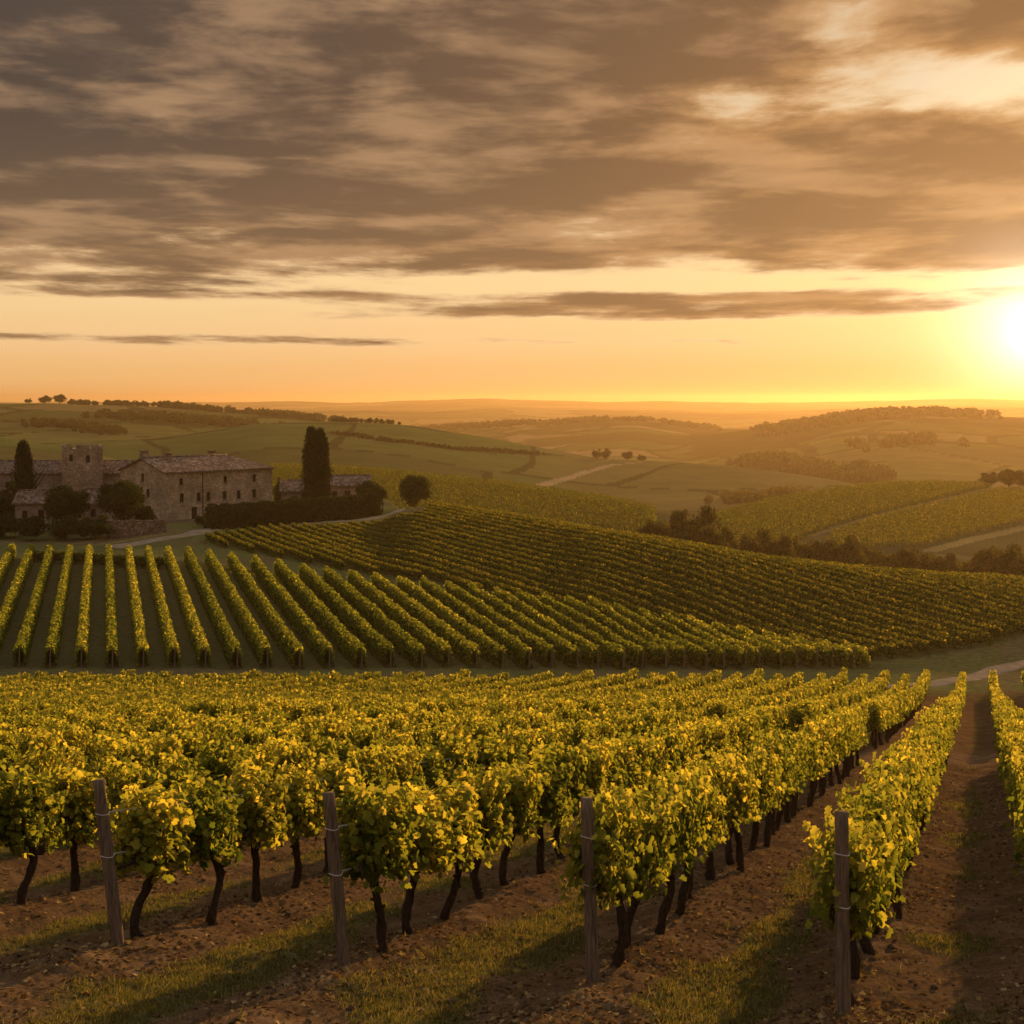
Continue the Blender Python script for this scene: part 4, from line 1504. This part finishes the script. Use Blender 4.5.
wood('low trees behind the round sunlit hill', gp([(728, 502), (760, 500), (795, 496)], ymin=420, ymax=800), 4.5, 8, 1.1, 'autumn_leaf', .8, 5, 8, 2)
wood('shadowed thicket on the slope of the glowing right hill', gp([(870, 448), (905, 442), (940, 443)], ymin=900, ymax=1500), 8, 9, 1.0, 'tree_leaf', 1.6, 14, 20, 2)
wood('undergrowth along the foot of the valley hedgerow', [at(a, d) for a, d in ((640, 204), (740, 212), (850, 210), (960, 208), (1060, 202))], 3.2, 10, 1.1, 'autumn_leaf', .3, 2, 3, 2)
wood('dark woodland band across the far left hillside', gp([(96, 416), (150, 417), (205, 421), (255, 426)], ymin=950, ymax=1300), 6, 11, 1.4, leaf=1.2, spread=7, depth=20, lines=3)
wood('dark thicket low on the far left hillside', gp([(30, 424), (80, 427), (118, 433)], ymin=800, ymax=1300), 5, 12, 1.2, leaf=1.0, spread=6, depth=14, lines=2)
wood('thin dark hedge crossing the far green hill', gp([(335, 434), (390, 442), (450, 449), (540, 455)], ymin=500, ymax=1000), 2.2, 13, 1.2, leaf=.6, spread=1.0)

# clipped hedge beside the road
hp = np.array([at(209, 188), at(260, 191), at(320, 197), at(380, 206)])
hl = np.concatenate([np.linspace(hp[i], hp[i + 1], 22, endpoint=False) for i in range(3)])
hd = (hp[-1] - hp[0]) / np.linalg.norm(hp[-1] - hp[0])
rng = np.random.default_rng(55)
V, Fq, T = merge([hedge_leaves(hl, hd, 3.1, 2.2, 150, .26, rng, .0), hedge_core(hl, hd, 2.9, 2.0, -.2)])
link('hedge', mesh_np('hedge', V, [Fq], [M['tree_leaf']], attr=T * .9), None, 'long dark clipped hedge between the farmhouse and the dirt road', 'hedge')


# ------------------------------------------------------------------ buildings
def wall_panel(mb, L, Hh, holes, depth, tf, top=None):
    """wall in the local x-z plane facing -y with recessed openings; tf maps local points to the building's frame"""
    xs = sorted({0.0, L, *[v for h in holes for v in h[:2]]})
    zs = sorted({0.0, Hh, *[v for h in holes for v in h[2:4]]})
    for i in range(len(xs) - 1):
        for j in range(len(zs) - 1):
            cx, cz = (xs[i] + xs[i + 1]) / 2, (zs[j] + zs[j + 1]) / 2
            if any(h[0] < cx < h[1] and h[2] < cz < h[3] for h in holes):
                continue
            mb.poly([tf(xs[i], 0, zs[j]), tf(xs[i + 1], 0, zs[j]), tf(xs[i + 1], 0, zs[j + 1]), tf(xs[i], 0, zs[j + 1])])
    for x0, x1, z0, z1 in [h[:4] for h in holes]:
        for a, b in (((x0, z0), (x0, z1)), ((x1, z1), (x1, z0)), ((x0, z1), (x1, z1)), ((x1, z0), (x0, z0))):
            mb.poly([tf(a[0], 0, a[1]), tf(b[0], 0, b[1]), tf(b[0], depth, b[1]), tf(a[0], depth, a[1])])


def window(root, h, tf, depth=.28, sill=True):
    x0, x1, z0, z1 = h[:4]
    b = MB()

    def bx(xa, xb, ya, yb, za, zb):
        P = [tf(x, y, z) for z in (za, zb) for y in (ya, yb) for x in (xa, xb)]
        o = len(b.v)
        b.v += [tuple(p) for p in P]
        b.f += [[o + i for i in q] for q in ((0, 2, 3, 1), (4, 5, 7, 6), (0, 1, 5, 4), (2, 6, 7, 3), (0, 4, 6, 2), (1, 3, 7, 5))]
    w = .07
    bx(x0, x0 + w, depth - .10, depth - .02, z0, z1)
    bx(x1 - w, x1, depth - .10, depth - .02, z0, z1)
    bx(x0 + w, x1 - w, depth - .10, depth - .02, z0, z0 + w)
    bx(x0 + w, x1 - w, depth - .10, depth - .02, z1 - w, z1)
    xm = (x0 + x1) / 2
    bx(xm - .03, xm + .03, depth - .09, depth - .03, z0 + w, z1 - w)
    win = link('window', b.mesh('window', M['frame']), root)
    b2 = MB()
    b2.poly([tf(x0, depth, z0), tf(x1, depth, z0), tf(x1, depth, z1), tf(x0, depth, z1)])
    link('pane', b2.mesh('pane', M['glass']), win)
    if sill:
        b = MB()
        bx(x0 - .08, x1 + .08, -.08, -.003, z0 - .12, z0 - .002)
        link('sill', b.mesh('sill', M['trim']), win)


def roof_slab(mb, polys, th=.16):
    """top polygons, undersides and edges"""
    for P in polys:
        P = [Vector(p) for p in P]
        Q = [p - Vector((0, 0, th)) for p in P]
        mb.poly(P)
        mb.poly(Q[::-1])
        for i in range(len(P)):
            j = (i + 1) % len(P)
            mb.poly([P[j], P[i], Q[i], Q[j]])


def building(name, label, cat, x, y, rot, L, W, Hw, rise, holes_front=(), holes_left=(), wall='plaster', hip=False, oh=.35, base=.6, z=None, ridge_f=.5, group=None):
    """gabled building: front wall on local y = 0 facing -y, ridge along local x"""
    z = hz(x, y) if z is None else z
    root = link(name, None, None, label, cat, group, loc=(x, y, z), rotz=rot)
    b = MB()
    tf_f = lambda u, d, h: (u, d, h - base)
    tf_l = lambda u, d, h: (d, W - u, h - base)
    tf_r = lambda u, d, h: (L - d, u, h - base)
    tf_b = lambda u, d, h: (L - u, W - d, h - base)
    hf = [(a, c, d + base, e + base) for a, c, d, e in holes_front]
    hl_ = [(a, c, d + base, e + base) for a, c, d, e in holes_left]
    wall_panel(b, L, Hw + base, hf, .28, tf_f)
    wall_panel(b, W, Hw + base, [h for h in hl_ if h[3] < Hw + base], .28, tf_l)
    wall_panel(b, W, Hw + base, [], .28, tf_r)
    wall_panel(b, L, Hw + base, [], .28, tf_b)
    rw = W * ridge_f
    b.poly([(0, W, Hw), (0, 0, Hw), (0, rw, Hw + rise)])
    if not hip:
        b.poly([(L, 0, Hw), (L, W, Hw), (L, rw, Hw + rise)])
    link('wall', b.mesh('wall', M[wall]), root)
    for h in hf:
        window(root, h, tf_f)
    for h in hl_:
        if h[3] < Hw + base:
            window(root, h, tf_l)
    r = MB()
    s = rise / rw
    s2 = rise / (W - rw)
    t = .19
    ex = L - hip if hip else L + oh
    e0, e1 = Hw - s * oh + t, Hw - s2 * oh + t
    rz = Hw + rise + t
    if hip:
        roof_slab(r, [[(-oh, -oh, e0), (L + oh, -oh, e0), (ex, rw, rz), (-oh, rw, rz)], [(L + oh, W + oh, e1), (-oh, W + oh, e1), (-oh, rw, rz), (ex, rw, rz)],
                      [(L + oh, -oh, e0), (L + oh, W + oh, e1), (ex, rw, rz)]])
    else:
        roof_slab(r, [[(-oh, -oh, e0), (ex, -oh, e0), (ex, rw, rz), (-oh, rw, rz)], [(ex, W + oh, e1), (-oh, W + oh, e1), (-oh, rw, rz), (ex, rw, rz)]])
    rf = link('roof', r.mesh('roof', M['roof']), root)
    rc = MB()
    rc.tube([(-oh, rw, rz + .02), (ex, rw, rz + .02)], .13, 8)
    link('ridge_tiles', rc.mesh('ridge_tiles', M['roof'], True), rf)
    return root, rf, (rw, rz)


def chimney(rf, x, y, z0, w, h, cap=True, label=None):
    b = MB()
    b.box(x - w / 2, x + w / 2, y - w / 2, y + w / 2, z0, z0 + h)
    if cap:
        b.box(x - w * .42, x + w * .42, y - w * .42, y + w * .42, z0 + h + .003, z0 + h + .28)
        b.box(x - w * .66, x + w * .66, y - w * .66, y + w * .66, z0 + h + .284, z0 + h + .40)
    o = link('chimney', b.mesh('chimney', M['tower_stone']), rf)


A = at(165, 195)
rotA = math.atan2(.749, .663)
zA = -17.1
LA, WA, HA = 18.8, 11.0, 7.0
# facade windows: fraction along the facade follows the perspective of the photo
def along(px):
    u = (px - 512) / F
    return (u * A[1] - A[0]) / (.663 - u * .749)


hf = []
for pxx in (181.5, 225.5, 254.5):
    s = along(pxx)
    hf.append((s - .32, s + .32, 5.15, 6.15))
for pxx in (182, 199, 208.5, 225, 239, 254.5):
    s = along(pxx)
    hf.append((s - .36, s + .36, 2.75, 4.0))
sd_ = along(201)
hf.append((sd_ - .3 - 1.3, sd_ - .3 - .3, .02, 2.0))
root, rf, (rw, rz) = building('farmhouse', 'large two-storey stone farmhouse with hipped tile roof and small windows', 'farmhouse', A[0], A[1], rotA, LA, WA, HA, 1.75, hf,
                              [(5.2, 5.9, 5.6, 6.75), (6.4, 7.2, 3.4, 4.6)], 'stone', hip=4.0, z=zA)
chimney(rf, 1.6, 7.4, 8.2, 1.0, 1.35)
chimney(rf, 3.6, 4.4, 8.3, .7, .9)
chimney(rf, 12.4, 6.2, 8.5, .9, .75)
b = MB()
sd_ = along(202.5)
b.tube([(sd_, -.10, -.3), (sd_, -.10, 3), (sd_ - .03, -.10, 6.8)], .07, 8)
link('drainpipe', b.mesh('drainpipe', M['pipe']), root)
b = MB()
b.box(-.06, LA + .06, -.06, -.003, -.6, .35)
link('plinth', b.mesh('plinth', M['trim']), root)

# left wing behind the tower
building('barn', 'long low stone barn with tile roof behind the tower', 'barn', at(-40, 209)[0], 209, 0.0, 31.0, 8, 6.1, 1.5, [(10, 12.6, .1, 3.6), (20.2, 21.0, 3.3, 4.4)], (), 'plaster', z=-17.0)
building('stone_shed', 'small stone shed with tile roof and dark openings at left', 'shed', at(15, 187)[0], 187, .06, 6.6, 5.0, 3.6, 1.35, [(.9, 1.6, 1.2, 2.6), (3.0, 3.8, 1.0, 2.7)], (), 'plaster', z=-17.3)
building('stone_shed', 'small stone shed with sloping tile roof between the dark round trees', 'shed', at(83, 194)[0], 194, .10, 3.8, 4.0, 3.0, 1.6, [(1.0, 1.7, 1.0, 2.2)], (), 'plaster', z=-17.2)
building('annex_building', 'low stone annex with tile roof against the farmhouse', 'annex', -34.6, 211, .12, 6.6, 6, 3.3, 1.3, [(1.5, 2.5, .1, 2.5), (3.2, 4.0, 1.2, 2.3), (4.9, 5.7, 1.2, 2.3)], (), 'plaster', z=-17.0)
building('annex_building', 'long low outbuilding with tile roof right of the cypress', 'annex', -30.2, 225, .06, 7.2, 6, 3.3, 1.3, [(1.4, 2.2, 1.1, 2.4), (3.4, 4.3, .1, 2.5), (5.4, 6.2, 1.1, 2.4)], (), 'plaster', z=-17.0)

# crenellated tower
tx0 = at(62, 205)
zT = -17.0
TW, TH = 5.7, 9.85
root = link('stone_tower', None, None, 'square crenellated stone tower rising behind the dark trees', 'tower', None, loc=(tx0[0], tx0[1], zT), rotz=.31)
b = MB()
hs = [(1.0, 1.5, 8.0 + .6, 9.0 + .6), (3.35, 3.9, 7.8 + .6, 8.9 + .6)]
tf_f = lambda u, d, h: (u, d, h - .6)
wall_panel(b, TW, TH + .6, hs, .4, tf_f)
wall_panel(b, TW, TH + .6, [], .4, lambda u, d, h: (d, TW - u, h - .6))
wall_panel(b, TW, TH + .6, [(2.6, 3.1, 8.4, 9.4)], .4, lambda u, d, h: (TW - d, u, h - .6))
wall_panel(b, TW, TH + .6, [], .4, lambda u, d, h: (TW - u, TW - d, h - .6))
b.poly([(0, 0, TH), (TW, 0, TH), (TW, TW, TH), (0, TW, TH)])
link('wall', b.mesh('wall', M['tower_stone']), root)
for h in hs:
    window(root, h, tf_f, .4, False)
for a0, a1 in ((0, 1.42), (1.91, 2.80), (2.82, 3.82), (4.22, TW)):
    hgt = random.Random(int(a0 * 100)).uniform(.42, .56)
    b = MB()
    b.box(a0, a1, 0, .5, TH + .003, TH + hgt)
    link('merlon', b.mesh('merlon', M['tower_stone']), root)
    b = MB()
    b.box(a0, a1, TW - .5, TW, TH + .003, TH + hgt)
    link('merlon', b.mesh('merlon', M['tower_stone']), root)
for a0, a1 in ((.9, 1.9), (2.4, 3.4), (3.9, 4.8)):
    for xa in (0, TW - .5):
        b = MB()
        b.box(xa, xa + .5, a0, a1, TH + .003, TH + .48)
        link('merlon', b.mesh('merlon', M['tower_stone']), root)

# stone retaining wall at the road
p0, p1 = Vector((*at(110, 177), 0)), Vector((*at(166, 184), 0))
d_ = (p1 - p0)
Lw = d_.length
root = link('stone_wall', None, None, 'rough rubble stone retaining wall beside the dirt road', 'wall', None, loc=(p0.x, p0.y, hz(p0.x, p0.y)), rotz=math.atan2(d_.y, d_.x))
b = MB()
rr = random.Random(8)
nseg = 14
tops = [2.35 - .55 * i / nseg + rr.uniform(-.12, .12) for i in range(nseg + 1)]
for i in range(nseg):
    x0, x1 = Lw * i / nseg, Lw * (i + 1) / nseg
    b.poly([(x0, 0, -.6), (x1, 0, -.6), (x1, 0, tops[i + 1]), (x0, 0, tops[i])])
    b.poly([(x1, .7, -.6), (x0, .7, -.6), (x0, .7, tops[i]), (x1, .7, tops[i + 1])])
    b.poly([(x0, 0, tops[i]), (x1, 0, tops[i + 1]), (x1, .7, tops[i + 1]), (x0, .7, tops[i])])
b.poly([(0, .7, -.6), (0, 0, -.6), (0, 0, tops[0]), (0, .7, tops[0])])
b.poly([(Lw, 0, -.6), (Lw, .7, -.6), (Lw, .7, tops[-1]), (Lw, 0, tops[-1])])
link('masonry', b.mesh('masonry', M['rubble']), root)
